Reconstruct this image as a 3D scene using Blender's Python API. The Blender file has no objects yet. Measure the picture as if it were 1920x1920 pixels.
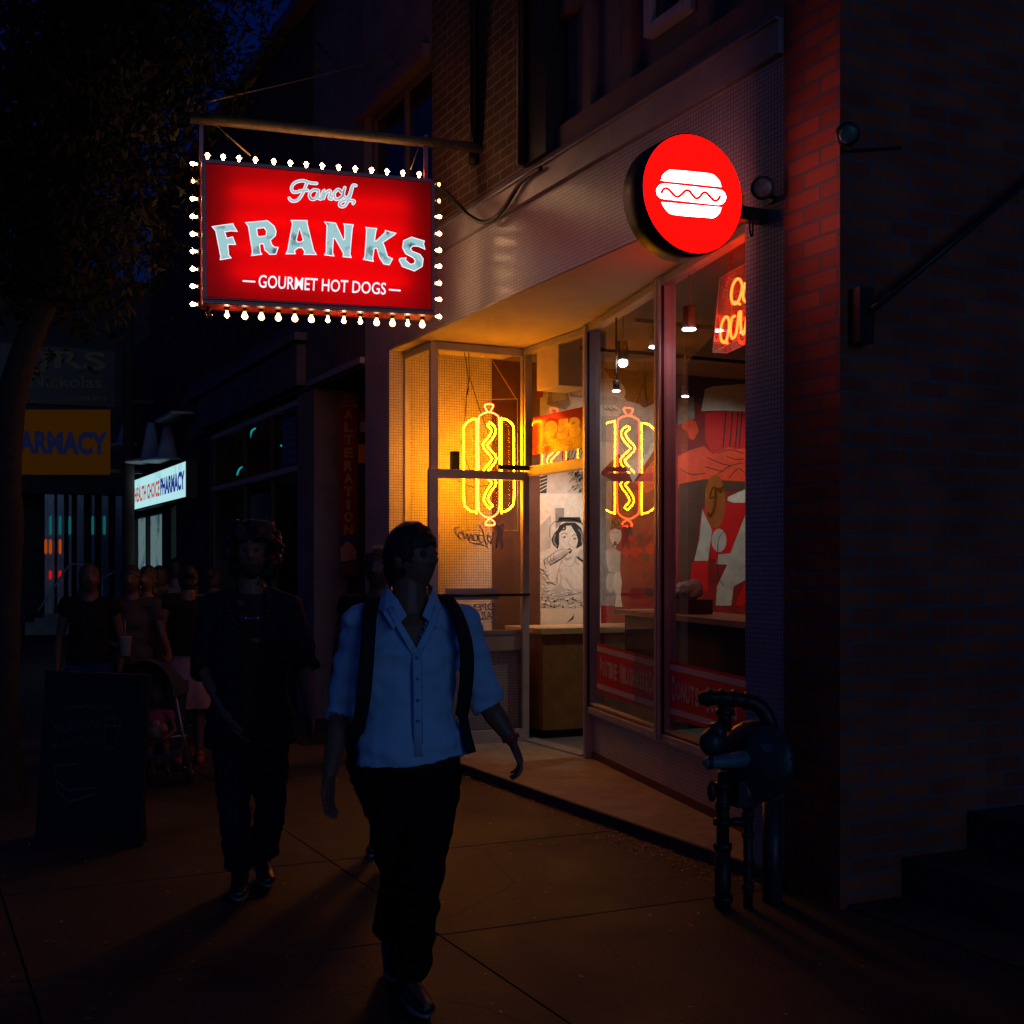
import bpy, bmesh, math, random
from mathutils import Vector, Matrix, noise
from mathutils.geometry import tessellate_polygon
R = math.radians
random.seed(7)
SC = bpy.context.scene
COL = SC.collection

# ---------------------------------------------------------------- camera
F = 2360.0; HY = 1066.0; CZ = 1.58; PHI = R(26)
S_, C_ = math.sin(PHI), math.cos(PHI)
cam_d = bpy.data.cameras.new('Camera'); cam = bpy.data.objects.new('Camera', cam_d)
COL.objects.link(cam); SC.camera = cam
cam.location = (0, 0, CZ); cam.rotation_euler = (R(90), 0, -PHI)
cam_d.sensor_width = 36; cam_d.sensor_fit = 'HORIZONTAL'; cam_d.lens = 36 * F / 1920
cam_d.shift_y = (HY - 960) / 1920; cam_d.clip_start = .05; cam_d.clip_end = 800

# ---------------------------------------------------------------- dusk sky
W = bpy.data.worlds.new('World'); SC.world = W; W.use_nodes = True
nt = W.node_tree
sky = nt.nodes.new('ShaderNodeTexSky'); sky.sky_type = 'NISHITA'; sky.sun_disc = False
sky.sun_elevation = R(1.5); sky.sun_rotation = R(250); sky.ozone_density = 6.0; sky.dust_density = .3; sky.air_density = 1.0
tint = nt.nodes.new('ShaderNodeMix'); tint.data_type = 'RGBA'; tint.blend_type = 'MULTIPLY'; tint.inputs[0].default_value = 1
tint.inputs[7].default_value = (.30, .36, .95, 1)
bg = nt.nodes['Background']; bg.inputs[1].default_value = .050
nt.links.new(sky.outputs[0], tint.inputs[6]); nt.links.new(tint.outputs[2], bg.inputs[0])

SC.render.engine = 'CYCLES'
SC.view_settings.view_transform = 'Standard'; SC.view_settings.look = 'None'
SC.view_settings.exposure = 0; SC.view_settings.gamma = 1
sun_d = bpy.data.lights.new('dusk_glow', 'SUN'); sun_d.energy = .17; sun_d.angle = R(24); sun_d.color = (.30, .52, 1.0)
sun = bpy.data.objects.new('dusk_glow', sun_d); COL.objects.link(sun); sun.rotation_euler = (R(90 - 9), 0, R(-3))   # last light at the end of the street, behind the camera
cy = SC.cycles
cy.use_denoising = True; cy.max_bounces = 10; cy.transparent_max_bounces = 24
cy.sample_clamp_indirect = 4; cy.caustics_reflective = False; cy.caustics_refractive = False
cy.use_light_tree = True

# ---------------------------------------------------------------- reference rays -> world points
def ray(px, py):
    r = (px - 960) / F; t = (HY - py) / F
    return Vector((S_ + r * C_, C_ - r * S_, t))
def pP(px, py, p0, n):
    d = ray(px, py); o = Vector((0, 0, CZ)); n = Vector(n)
    return o + d * ((Vector(p0) - o).dot(n) / d.dot(n))
def pX(px, py, X): return pP(px, py, (X, 0, 0), (1, 0, 0))
def pY(px, py, Y): return pP(px, py, (0, Y, 0), (0, 1, 0))
def pZ(px, py, Z=0): return pP(px, py, (0, 0, Z), (0, 0, 1))
def pW(px, py, w): return Vector((0, 0, CZ)) + ray(px, py) * w

# ---------------------------------------------------------------- materials
def mat(name, col=(.5, .5, .5), rough=.6, metal=0, emit=None, es=0, var=0, vscale=6, bump=0, bscale=40, spec=.5, coat=0, sheen=0):
    m = bpy.data.materials.new(name); m.use_nodes = True
    n = m.node_tree.nodes; l = m.node_tree.links; b = n['Principled BSDF']
    b.inputs['Base Color'].default_value = (*col, 1); b.inputs['Roughness'].default_value = rough
    b.inputs['Metallic'].default_value = metal; b.inputs['Specular IOR Level'].default_value = spec
    b.inputs['Coat Weight'].default_value = coat
    if sheen: b.inputs['Sheen Weight'].default_value = sheen
    if emit: b.inputs['Emission Color'].default_value = (*emit, 1); b.inputs['Emission Strength'].default_value = es
    if var or bump:
        tc = n.new('ShaderNodeTexCoord')
    if var:
        t = n.new('ShaderNodeTexNoise'); t.inputs['Scale'].default_value = vscale; t.inputs['Detail'].default_value = 6; t.inputs['Roughness'].default_value = .65
        l.new(tc.outputs['Object'], t.inputs['Vector'])
        r = n.new('ShaderNodeValToRGB'); r.color_ramp.elements[0].position = .3; r.color_ramp.elements[1].position = .72
        r.color_ramp.elements[0].color = (*[c * (1 - var) for c in col], 1); r.color_ramp.elements[1].color = (*[min(1, c * (1 + var)) for c in col], 1)
        l.new(t.outputs[0], r.inputs[0]); l.new(r.outputs[0], b.inputs['Base Color'])
    if bump:
        t2 = n.new('ShaderNodeTexNoise'); t2.inputs['Scale'].default_value = bscale; t2.inputs['Detail'].default_value = 5
        l.new(tc.outputs['Object'], t2.inputs['Vector'])
        bp = n.new('ShaderNodeBump'); bp.inputs['Strength'].default_value = bump; bp.inputs['Distance'].default_value = .01
        l.new(t2.outputs[0], bp.inputs['Height']); l.new(bp.outputs[0], b.inputs['Normal'])
    return m

def brickmat(name, c1, c2, mortar, bw, bh, mw, rough=.75, off=.5, bump=.5, var=.25, shift=(0, 0), spec=.3):
    m = bpy.data.materials.new(name); m.use_nodes = True
    n = m.node_tree.nodes; l = m.node_tree.links; b = n['Principled BSDF']
    uv = n.new('ShaderNodeUVMap'); uv.uv_map = 'UVMap'
    mp = n.new('ShaderNodeMapping'); mp.inputs['Location'].default_value = (shift[0], shift[1], 0)
    l.new(uv.outputs[0], mp.inputs[0])
    t = n.new('ShaderNodeTexBrick'); t.offset = off; t.squash = 1
    t.inputs['Color1'].default_value = (*c1, 1); t.inputs['Color2'].default_value = (*c2, 1); t.inputs['Mortar'].default_value = (*mortar, 1)
    t.inputs['Scale'].default_value = 1; t.inputs['Brick Width'].default_value = bw; t.inputs['Row Height'].default_value = bh
    t.inputs['Mortar Size'].default_value = mw; t.inputs['Mortar Smooth'].default_value = .15; t.inputs['Bias'].default_value = 0
    l.new(mp.outputs[0], t.inputs[0])
    ns = n.new('ShaderNodeTexNoise'); ns.inputs['Scale'].default_value = 2.2; ns.inputs['Detail'].default_value = 8
    l.new(uv.outputs[0], ns.inputs[0])
    mr = n.new('ShaderNodeMapRange'); mr.inputs[1].default_value = .3; mr.inputs[2].default_value = .7; mr.inputs[3].default_value = 1 - var; mr.inputs[4].default_value = 1 + var
    l.new(ns.outputs[0], mr.inputs[0])
    mx = n.new('ShaderNodeMix'); mx.data_type = 'RGBA'; mx.blend_type = 'MULTIPLY'; mx.inputs[0].default_value = 1
    l.new(t.outputs[0], mx.inputs[6]); l.new(mr.outputs[0], mx.inputs[7]); l.new(mx.outputs[2], b.inputs['Base Color'])
    b.inputs['Roughness'].default_value = rough; b.inputs['Specular IOR Level'].default_value = spec
    bp = n.new('ShaderNodeBump'); bp.inputs['Strength'].default_value = bump; bp.inputs['Distance'].default_value = .004; bp.invert = True
    l.new(t.outputs['Fac'], bp.inputs['Height'])
    n2 = n.new('ShaderNodeTexNoise'); n2.inputs['Scale'].default_value = 60; l.new(uv.outputs[0], n2.inputs[0])
    b2 = n.new('ShaderNodeBump'); b2.inputs['Strength'].default_value = .25; b2.inputs['Distance'].default_value = .003
    l.new(n2.outputs[0], b2.inputs['Height']); l.new(bp.outputs[0], b2.inputs['Normal']); l.new(b2.outputs[0], b.inputs['Normal'])
    return m

def glassmat(name, tint=(.9, .93, .92), boost=1.0):
    m = bpy.data.materials.new(name); m.use_nodes = True
    n = m.node_tree.nodes; l = m.node_tree.links; n.remove(n['Principled BSDF'])
    tr = n.new('ShaderNodeBsdfTransparent'); tr.inputs[0].default_value = (*tint, 1)
    gl = n.new('ShaderNodeBsdfGlossy'); gl.inputs['Roughness'].default_value = .015
    fr = n.new('ShaderNodeFresnel'); ge = n.new('ShaderNodeNewGeometry'); io = n.new('ShaderNodeMapRange')   # same reflection from both sides of the sheet
    io.inputs[3].default_value = 1.5; io.inputs[4].default_value = 1 / 1.5; l.new(ge.outputs['Backfacing'], io.inputs[0]); l.new(io.outputs[0], fr.inputs[0])
    mu = n.new('ShaderNodeMath'); mu.operation = 'MULTIPLY'; mu.inputs[1].default_value = boost; mu.use_clamp = True
    mx = n.new('ShaderNodeMixShader')
    l.new(fr.outputs[0], mu.inputs[0]); l.new(mu.outputs[0], mx.inputs[0]); l.new(tr.outputs[0], mx.inputs[1]); l.new(gl.outputs[0], mx.inputs[2])
    l.new(mx.outputs[0], n['Material Output'].inputs[0])
    return m
def hazyacrylic(name, k, tint=(.9, .9, .9)):
    m = glassmat(name, tint, 1.2); n = m.node_tree.nodes; l = m.node_tree.links
    old = n['Material Output'].inputs[0].links[0].from_socket; df = n.new('ShaderNodeBsdfDiffuse'); df.inputs[0].default_value = (.8, .75, .72, 1); tl = n.new('ShaderNodeBsdfTranslucent')
    x1 = n.new('ShaderNodeMixShader'); l.new(df.outputs[0], x1.inputs[1]); l.new(tl.outputs[0], x1.inputs[2]); x = n.new('ShaderNodeMixShader'); x.inputs[0].default_value = k
    l.new(old, x.inputs[1]); l.new(x1.outputs[0], x.inputs[2]); l.new(x.outputs[0], n['Material Output'].inputs[0]); return m
def emat(name, col, s):
    m = bpy.data.materials.new(name); m.use_nodes = True
    n = m.node_tree.nodes; l = m.node_tree.links; n.remove(n['Principled BSDF'])
    e = n.new('ShaderNodeEmission'); e.inputs[0].default_value = (*col, 1); e.inputs[1].default_value = s
    l.new(e.outputs[0], n['Material Output'].inputs[0]); return m
def transl(name, col, gloss=.06):
    m = bpy.data.materials.new(name); m.use_nodes = True
    n = m.node_tree.nodes; l = m.node_tree.links; n.remove(n['Principled BSDF'])
    t = n.new('ShaderNodeBsdfTranslucent'); t.inputs[0].default_value = (*col, 1)
    d = n.new('ShaderNodeBsdfDiffuse'); d.inputs[0].default_value = (*[c * .6 for c in col], 1)
    x = n.new('ShaderNodeMixShader'); x.inputs[0].default_value = .25
    g = n.new('ShaderNodeBsdfGlossy'); g.inputs['Roughness'].default_value = .25
    y = n.new('ShaderNodeMixShader'); y.inputs[0].default_value = gloss
    l.new(t.outputs[0], x.inputs[1]); l.new(d.outputs[0], x.inputs[2]); l.new(x.outputs[0], y.inputs[1]); l.new(g.outputs[0], y.inputs[2])
    l.new(y.outputs[0], n['Material Output'].inputs[0]); return m

M = {}
M['tile'] = brickmat('mosaic_tile', (.52, .50, .49), (.44, .42, .42), (.15, .13, .13), .0245, .0245, .0022, rough=.3, off=0, bump=.4, var=.14, spec=.5)
M['brickR'] = brickmat('red_brick', (.30, .080, .040), (.21, .050, .030), (.10, .095, .105), .244, .0835, .0085, var=.25, shift=(.04, .02))
M['brickU'] = brickmat('brown_brick', (.105, .055, .032), (.08, .042, .027), (.20, .14, .085), .22, .075, .0075, var=.3)
M['soffit'] = mat('soffit_stucco', (.55, .50, .42), .85, var=.12, vscale=1.6, bump=.25, bscale=60)
M['trim'] = mat('trim_metal', (.34, .31, .30), .45, .3, var=.2, vscale=3)
M['alu'] = mat('aluminium_frame', (.46, .44, .42), .42, .15, var=.15, vscale=5, bump=.05)
M['gasket'] = mat('black_gasket', (.015, .013, .015), .5)
M['glass'] = glassmat('window_glass')
M['acrylic'] = glassmat('clear_acrylic', (.95, .95, .95), 1.2)
M['backing'] = glassmat('clear_backing', (.97, .97, .97), .12); M['hazy'] = hazyacrylic('scuffed_acrylic', .10); M['edge'] = hazyacrylic('acrylic_edge', .5)
M['dark'] = mat('dark_metal', (.025, .022, .022), .45, .3)
M['black'] = mat('black_rubber', (.012, .012, .013), .5)
M['walk'] = None
M['ceil'] = mat('shop_ceiling_paint', (.16, .115, .08), .8, var=.2, vscale=2)
M['floor'] = mat('shop_floor', (.22, .24, .22), .4, var=.2, vscale=3)
M['wood'] = mat('counter_wood', (.30, .155, .05), .5, var=.3, vscale=9)
M['woodl'] = mat('pale_wood_edge', (.55, .38, .18), .45, var=.1)
M['stone'] = mat('dark_stone', (.07, .062, .05), .85, var=.3, vscale=4, bump=.4)
M['woodd'] = mat('dark_wood_wall', (.075, .028, .014), .6, var=.3, vscale=5)
M['cream'] = mat('cream_paint', (.55, .50, .40), .6, var=.08)
M['white'] = mat('white_print', (.60, .59, .54), .6, var=.16, vscale=22)
M['grey'] = mat('grey_print', (.24, .24, .24), .6, var=.25, vscale=14)
M['lgrey'] = mat('light_grey_print', (.42, .42, .40), .6, var=.2, vscale=9)
M['ink'] = mat('black_print', (.018, .018, .02), .6)
M['redp'] = mat('red_print', (.55, .006, .008), .5, var=.1)
M['dredp'] = mat('dark_red_print', (.24, .010, .008), .55, var=.35, vscale=8)
M['orp'] = mat('orange_red_print', (.75, .06, .015), .5, var=.25, vscale=8)
M['beige'] = mat('beige_print', (.55, .36, .22), .5)
M['gold'] = mat('gold_lettering', (.62, .42, .13), .45)
M['lilac'] = mat('white_vinyl', (.50, .46, .50), .5)
M['concrete'] = mat('concrete', (.34, .30, .22), .85, var=.25, vscale=5, bump=.3, bscale=70)
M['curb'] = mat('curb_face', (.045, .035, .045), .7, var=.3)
M['basebrown'] = mat('brown_base_strip', (.13, .035, .025), .6, var=.2)
M['bluegrey'] = mat('blue_grey_panel', (.14, .13, .15), .7, var=.15)
M['brownframe'] = mat('brown_window_frame', (.16, .10, .09), .6, var=.2)
M['stuccod'] = mat('dark_stucco', (.16, .14, .15), .85, var=.3, vscale=2.5, bump=.2)
M['stuccol'] = mat('grey_stucco', (.24, .22, .26), .85, var=.3, vscale=2, bump=.2)
M['darkglass'] = mat('dark_window_glass', (.012, .016, .02), .04, 0, spec=.8)
M['yellow'] = mat('yellow_panel', (.85, .42, .02), .5)

# ---------------------------------------------------------------- mesh builder
class MB:
    def __init__(s): s.v = []; s.f = []; s.m = []; s.sm = []; s.mats = []
    def mi(s, m):
        if m is None: return 0
        if isinstance(m, str): m = M[m]
        if m not in s.mats: s.mats.append(m)
        return s.mats.index(m)
    def add(s, vs, fs, m=None, smooth=False):
        k = len(s.v); i = s.mi(m)
        s.v += [Vector(v) for v in vs]
        for f in fs: s.f.append([a + k for a in f]); s.m.append(i); s.sm.append(smooth)
        return s
    def box(s, x0, x1, y0, y1, z0, z1, m=None, bev=0):
        if x0 > x1: x0, x1 = x1, x0
        if y0 > y1: y0, y1 = y1, y0
        if z0 > z1: z0, z1 = z1, z0
        return s.prism([(x0, y0), (x1, y0), (x1, y1), (x0, y1)], z0, z1, m)
    def prism(s, pts, z0, z1, m=None):
        n = len(pts); a = sum(pts[i][0] * pts[(i + 1) % n][1] - pts[(i + 1) % n][0] * pts[i][1] for i in range(n))
        if a < 0: pts = pts[::-1]
        vs = [(p[0], p[1], z0) for p in pts] + [(p[0], p[1], z1) for p in pts]
        fs = [list(range(n))[::-1], [n + i for i in range(n)]] + [[i, (i + 1) % n, n + (i + 1) % n, n + i] for i in range(n)]
        return s.add(vs, fs, m)
    def obox(s, o, a, b, c, m=None):
        o, a, b, c = map(Vector, (o, a, b, c))
        if a.cross(b).dot(c) < 0: a, b = b, a
        vs = [o, o + a, o + a + b, o + b, o + c, o + a + c, o + a + b + c, o + b + c]
        return s.add(vs, [[3, 2, 1, 0], [4, 5, 6, 7], [0, 1, 5, 4], [1, 2, 6, 5], [2, 3, 7, 6], [3, 0, 4, 7]], m)
    def tube(s, pts, r, m=None, n=10, cap=True, closed=False, smooth=True, lat=None, round_=False):
        pts = [Vector(p) for p in pts]; N = len(pts)
        rr = r if isinstance(r, (list, tuple)) else [r] * N
        rr = [(q, q) if not isinstance(q, (list, tuple)) else q for q in rr]
        k = len(s.v); vs = []; fs = []
        up = Vector(lat) if lat is not None else None
        rings = []
        for i, p in enumerate(pts):
            if closed: t = pts[(i + 1) % N] - pts[i - 1]
            else: t = pts[min(i + 1, N - 1)] - pts[max(i - 1, 0)]
            if t.length < 1e-9: t = Vector((0, 0, 1))
            t.normalize()
            if up is None:
                up = Vector((0, 0, 1)) if abs(t.z) < .9 else Vector((1, 0, 0))
            a = up - t * up.dot(t)
            if a.length < 1e-6: a = t.orthogonal()
            a.normalize(); b = t.cross(a)
            if lat is None: up = a
            rings.append((p, t, a, b, rr[i]))
        if round_ and not closed:
            def extra(R0, sgn):
                p, t, a, b, q = R0; e = []
                for off, sc in ((.5, .87), (.85, .5)):
                    e.append((p + t * sgn * off * min(q), t, a, b, (q[0] * sc, q[1] * sc)))
                return e
            e0 = extra(rings[0], -1); e1 = extra(rings[-1], 1)
            rings = e0[::-1] + rings + e1
        for p, t, a, b, q in rings:
            for j in range(n):
                th = 2 * math.pi * j / n; vs.append(p + a * math.cos(th) * q[0] + b * math.sin(th) * q[1])
        NR = len(rings)
        for i in range(NR if closed else NR - 1):
            i2 = (i + 1) % NR
            for j in range(n):
                j2 = (j + 1) % n; fs.append([i * n + j, i * n + j2, i2 * n + j2, i2 * n + j])
        if cap and not closed:
            fs.append([j for j in range(n)][::-1]); fs.append([(NR - 1) * n + j for j in range(n)])
        return s.add(vs, fs, m, smooth)
    def lathe(s, o, ax, prof, m=None, n=16, smooth=True):
        o = Vector(o); ax = Vector(ax).normalized(); a = ax.orthogonal().normalized(); b = ax.cross(a)
        vs = []; fs = []
        for h, r in prof:
            for j in range(n):
                th = 2 * math.pi * j / n; vs.append(o + ax * h + (a * math.cos(th) + b * math.sin(th)) * max(r, 1e-5))
        for i in range(len(prof) - 1):
            for j in range(n):
                j2 = (j + 1) % n; fs.append([i * n + j, i * n + j2, (i + 1) * n + j2, (i + 1) * n + j])
        fs.append([j for j in range(n)][::-1]); fs.append([(len(prof) - 1) * n + j for j in range(n)])
        return s.add(vs, fs, m, smooth)
    def ell(s, c, rx, ry, rz, m=None, rot=None, n=12, k=8):
        vs = []; fs = []; c = Vector(c)
        for i in range(k + 1):
            ph = math.pi * i / k
            for j in range(n):
                th = 2 * math.pi * j / n
                v = Vector((rx * math.sin(ph) * math.cos(th), ry * math.sin(ph) * math.sin(th), rz * math.cos(ph)))
                vs.append(c + (rot @ v if rot else v))
        for i in range(k):
            for j in range(n):
                j2 = (j + 1) % n; fs.append([i * n + j2, i * n + j, (i + 1) * n + j, (i + 1) * n + j2])
        return s.add(vs, fs, m, True)
    def build(s, name, m=None, parent=None, bevel=0, origin=None):
        me = bpy.data.meshes.new(name)
        if m is not None: s.mi(m)
        vs = s.v
        if origin is None:
            if parent is not None: origin = parent.get('_o') and Vector(parent['_o']) or parent.location.copy()
            else:
                xs = [v.x for v in vs]; ys = [v.y for v in vs]
                origin = Vector(((min(xs) + max(xs)) / 2, (min(ys) + max(ys)) / 2, min(v.z for v in vs)))
        origin = Vector(origin)
        me.from_pydata([v - origin for v in vs], [], s.f)
        for mm in s.mats: me.materials.append(mm)
        for p, i, q in zip(me.polygons, s.m, s.sm): p.material_index = i; p.use_smooth = q
        uv = me.uv_layers.new(name='UVMap')
        for p in me.polygons:
            nn = p.normal; ax = (abs(nn.x), abs(nn.y), abs(nn.z)); k = ax.index(max(ax))
            for li in p.loop_indices:
                v = vs[me.loops[li].vertex_index]
                uv.data[li].uv = (v.y, v.z) if k == 0 else ((v.x, v.z) if k == 1 else (v.x, v.y))
        ob = bpy.data.objects.new(name, me); COL.objects.link(ob)
        if parent is not None:
            ob.parent = parent; ob['_o'] = list(origin)
            ob.location = (0, 0, 0)
        else: ob.location = origin; ob['_o'] = list(origin)
        if bevel:
            b = ob.modifiers.new('bevel', 'BEVEL'); b.width = bevel; b.segments = 2; b.limit_method = 'ANGLE'; b.angle_limit = R(40)
        return ob
# children are written round their root's origin, so a part's own location stays zero
def tag(o, label=None, cat=None, group=None, kind=None):
    if label: o['label'] = label
    if cat: o['category'] = cat
    if group: o['group'] = group
    if kind: o['kind'] = kind
    return o
def thing(name, loc, label, cat, group=None):
    o = bpy.data.objects.new(name, None); COL.objects.link(o); o.location = loc; o['_o'] = list(loc)
    o.empty_display_size = .1
    return tag(o, label, cat, group)
def copy_tree(o, parent=None, loc=None):
    c = o.copy(); COL.objects.link(c); c.parent = parent
    if loc is not None: c.location = loc
    for ch in list(o.children): copy_tree(ch, c)
    return c

# ---------------------------------------------------------------- flat drawing on a plane
class Draw:
    """polygons, strokes and words laid as thin sheets on a plane; fn maps picture units to the plane"""
    def __init__(s, fn, n, step=.0012, base=.003): s.fn = fn; s.n = Vector(n).normalized(); s.st = step; s.b = base; s.mb = MB()
    def P(s, p, layer): return s.fn(p[0], p[1]) + s.n * (s.b + s.st * layer)
    def poly(s, pts, m, layer=0, holes=()):
        loops = [[s.P(p, layer) for p in pts]] + [[s.P(p, layer) for p in h] for h in holes]
        flat = [v for L in loops for v in L]
        tri = tessellate_polygon(loops)
        fs = []
        for t in tri:
            a, b, c = (flat[i] for i in t)
            fs.append(list(t) if (b - a).cross(c - a).dot(s.n) > 0 else list(t)[::-1])
        s.mb.add(flat, fs, m); return s
    def stroke(s, pts, w, m, layer=0, closed=False, smooth=True):
        p = [Vector((q[0], q[1])) for q in pts]
        if smooth: p = spl(p, closed, 5)
        N = len(p); L = []; Rr = []
        for i in range(N):
            t = (p[(i + 1) % N] - p[i - 1]) if closed else (p[min(i + 1, N - 1)] - p[max(i - 1, 0)])
            if t.length < 1e-6: t = Vector((1, 0))
            t.normalize(); nn = Vector((-t.y, t.x)); ww = w if not callable(w) else w(i / max(1, N - 1))
            L.append(p[i] + nn * ww / 2); Rr.append(p[i] - nn * ww / 2)
        vs = [s.P(q, layer) for q in L] + [s.P(q, layer) for q in Rr]; fs = []
        for i in range(N if closed else N - 1):
            j = (i + 1) % N; f = [i, j, N + j, N + i]
            a, b, c = vs[f[0]], vs[f[1]], vs[f[2]]
            fs.append(f if (b - a).cross(c - a).dot(s.n) > 0 else f[::-1])
        s.mb.add(vs, fs, m)
        if not closed:
            for q, ww in ((p[0], w if not callable(w) else w(0)), (p[-1], w if not callable(w) else w(1))):
                s.poly([(q.x + math.cos(a * math.pi / 6) * ww / 2, q.y + math.sin(a * math.pi / 6) * ww / 2) for a in range(12)], m, layer + .15)
        return s
    def ell(s, cx, cy_, rx, ry, m, layer=0, rot=0, a0=0, a1=360):
        n = 28; pts = []
        for i in range(n if a1 - a0 >= 360 else n + 1):
            a = R(a0 + (a1 - a0) * i / n); x, y = rx * math.cos(a), ry * math.sin(a)
            pts.append((cx + x * math.cos(R(rot)) - y * math.sin(R(rot)), cy_ + x * math.sin(R(rot)) + y * math.cos(R(rot))))
        return s.poly(pts, m, layer)
    def text(s, body, quad, m, layer=0, bold=0, flip=False, shear=0):
        """quad = TL, TR, BR, BL corners of the words in picture units"""
        vs, tris = text_mesh(body, bold, shear)
        x0 = min(v[0] for v in vs); x1 = max(v[0] for v in vs); y0 = min(v[1] for v in vs); y1 = max(v[1] for v in vs)
        tl, tr, br, bl = [Vector(q) for q in quad]; out = []
        for x, y in vs:
            u = (x - x0) / (x1 - x0); v = (y - y0) / (y1 - y0)
            if flip: u = 1 - u
            p = (tl * (1 - u) + tr * u) * v + (bl * (1 - u) + br * u) * (1 - v)
            out.append(s.P(p, layer))
        fs = []
        for t in tris:
            a, b, c = (out[i] for i in t); fs.append(list(t) if (b - a).cross(c - a).dot(s.n) > 0 else list(t)[::-1])
        s.mb.add(out, fs, m); return s
    def build(s, name, parent=None): return s.mb.build(name, None, parent)
def spl(p, closed=False, k=6):
    p = [Vector(q) for q in p]; N = len(p); out = []
    if N < 3: return p
    for i in range(N if closed else N - 1):
        a = p[(i - 1) % N] if (closed or i > 0) else p[0]; b = p[i]; c = p[(i + 1) % N]; d = p[(i + 2) % N] if (closed or i + 2 < N) else p[-1]
        for j in range(k):
            t = j / k
            out.append(.5 * ((2 * b) + (c - a) * t + (2 * a - 5 * b + 4 * c - d) * t * t + (3 * b - a - 3 * c + d) * t ** 3))
    if not closed: out.append(p[-1])
    return out
_tc = {}
def text_mesh(body, bold=0, shear=0):
    k = (body, bold, shear)
    if k in _tc: return _tc[k]
    cu = bpy.data.curves.new('t', 'FONT'); cu.body = body; cu.size = 1; cu.offset = bold; cu.shear = shear; cu.resolution_u = 3
    ob = bpy.data.objects.new('t', cu); COL.objects.link(ob)
    dg = bpy.context.evaluated_depsgraph_get(); dg.update()
    me = ob.evaluated_get(dg).to_mesh(); me.calc_loop_triangles()
    vs = [(v.co.x, v.co.y) for v in me.vertices]; tr = [tuple(t.vertices) for t in me.loop_triangles]
    ob.evaluated_get(dg).to_mesh_clear(); bpy.data.objects.remove(ob); bpy.data.curves.remove(cu)
    _tc[k] = (vs, tr); return _tc[k]
def zc(x0, y0, sc):            # reading offsets of an enlargement of the photograph
    return lambda pts: [(x0 + x / sc, y0 + y / sc) for x, y in pts]
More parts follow.
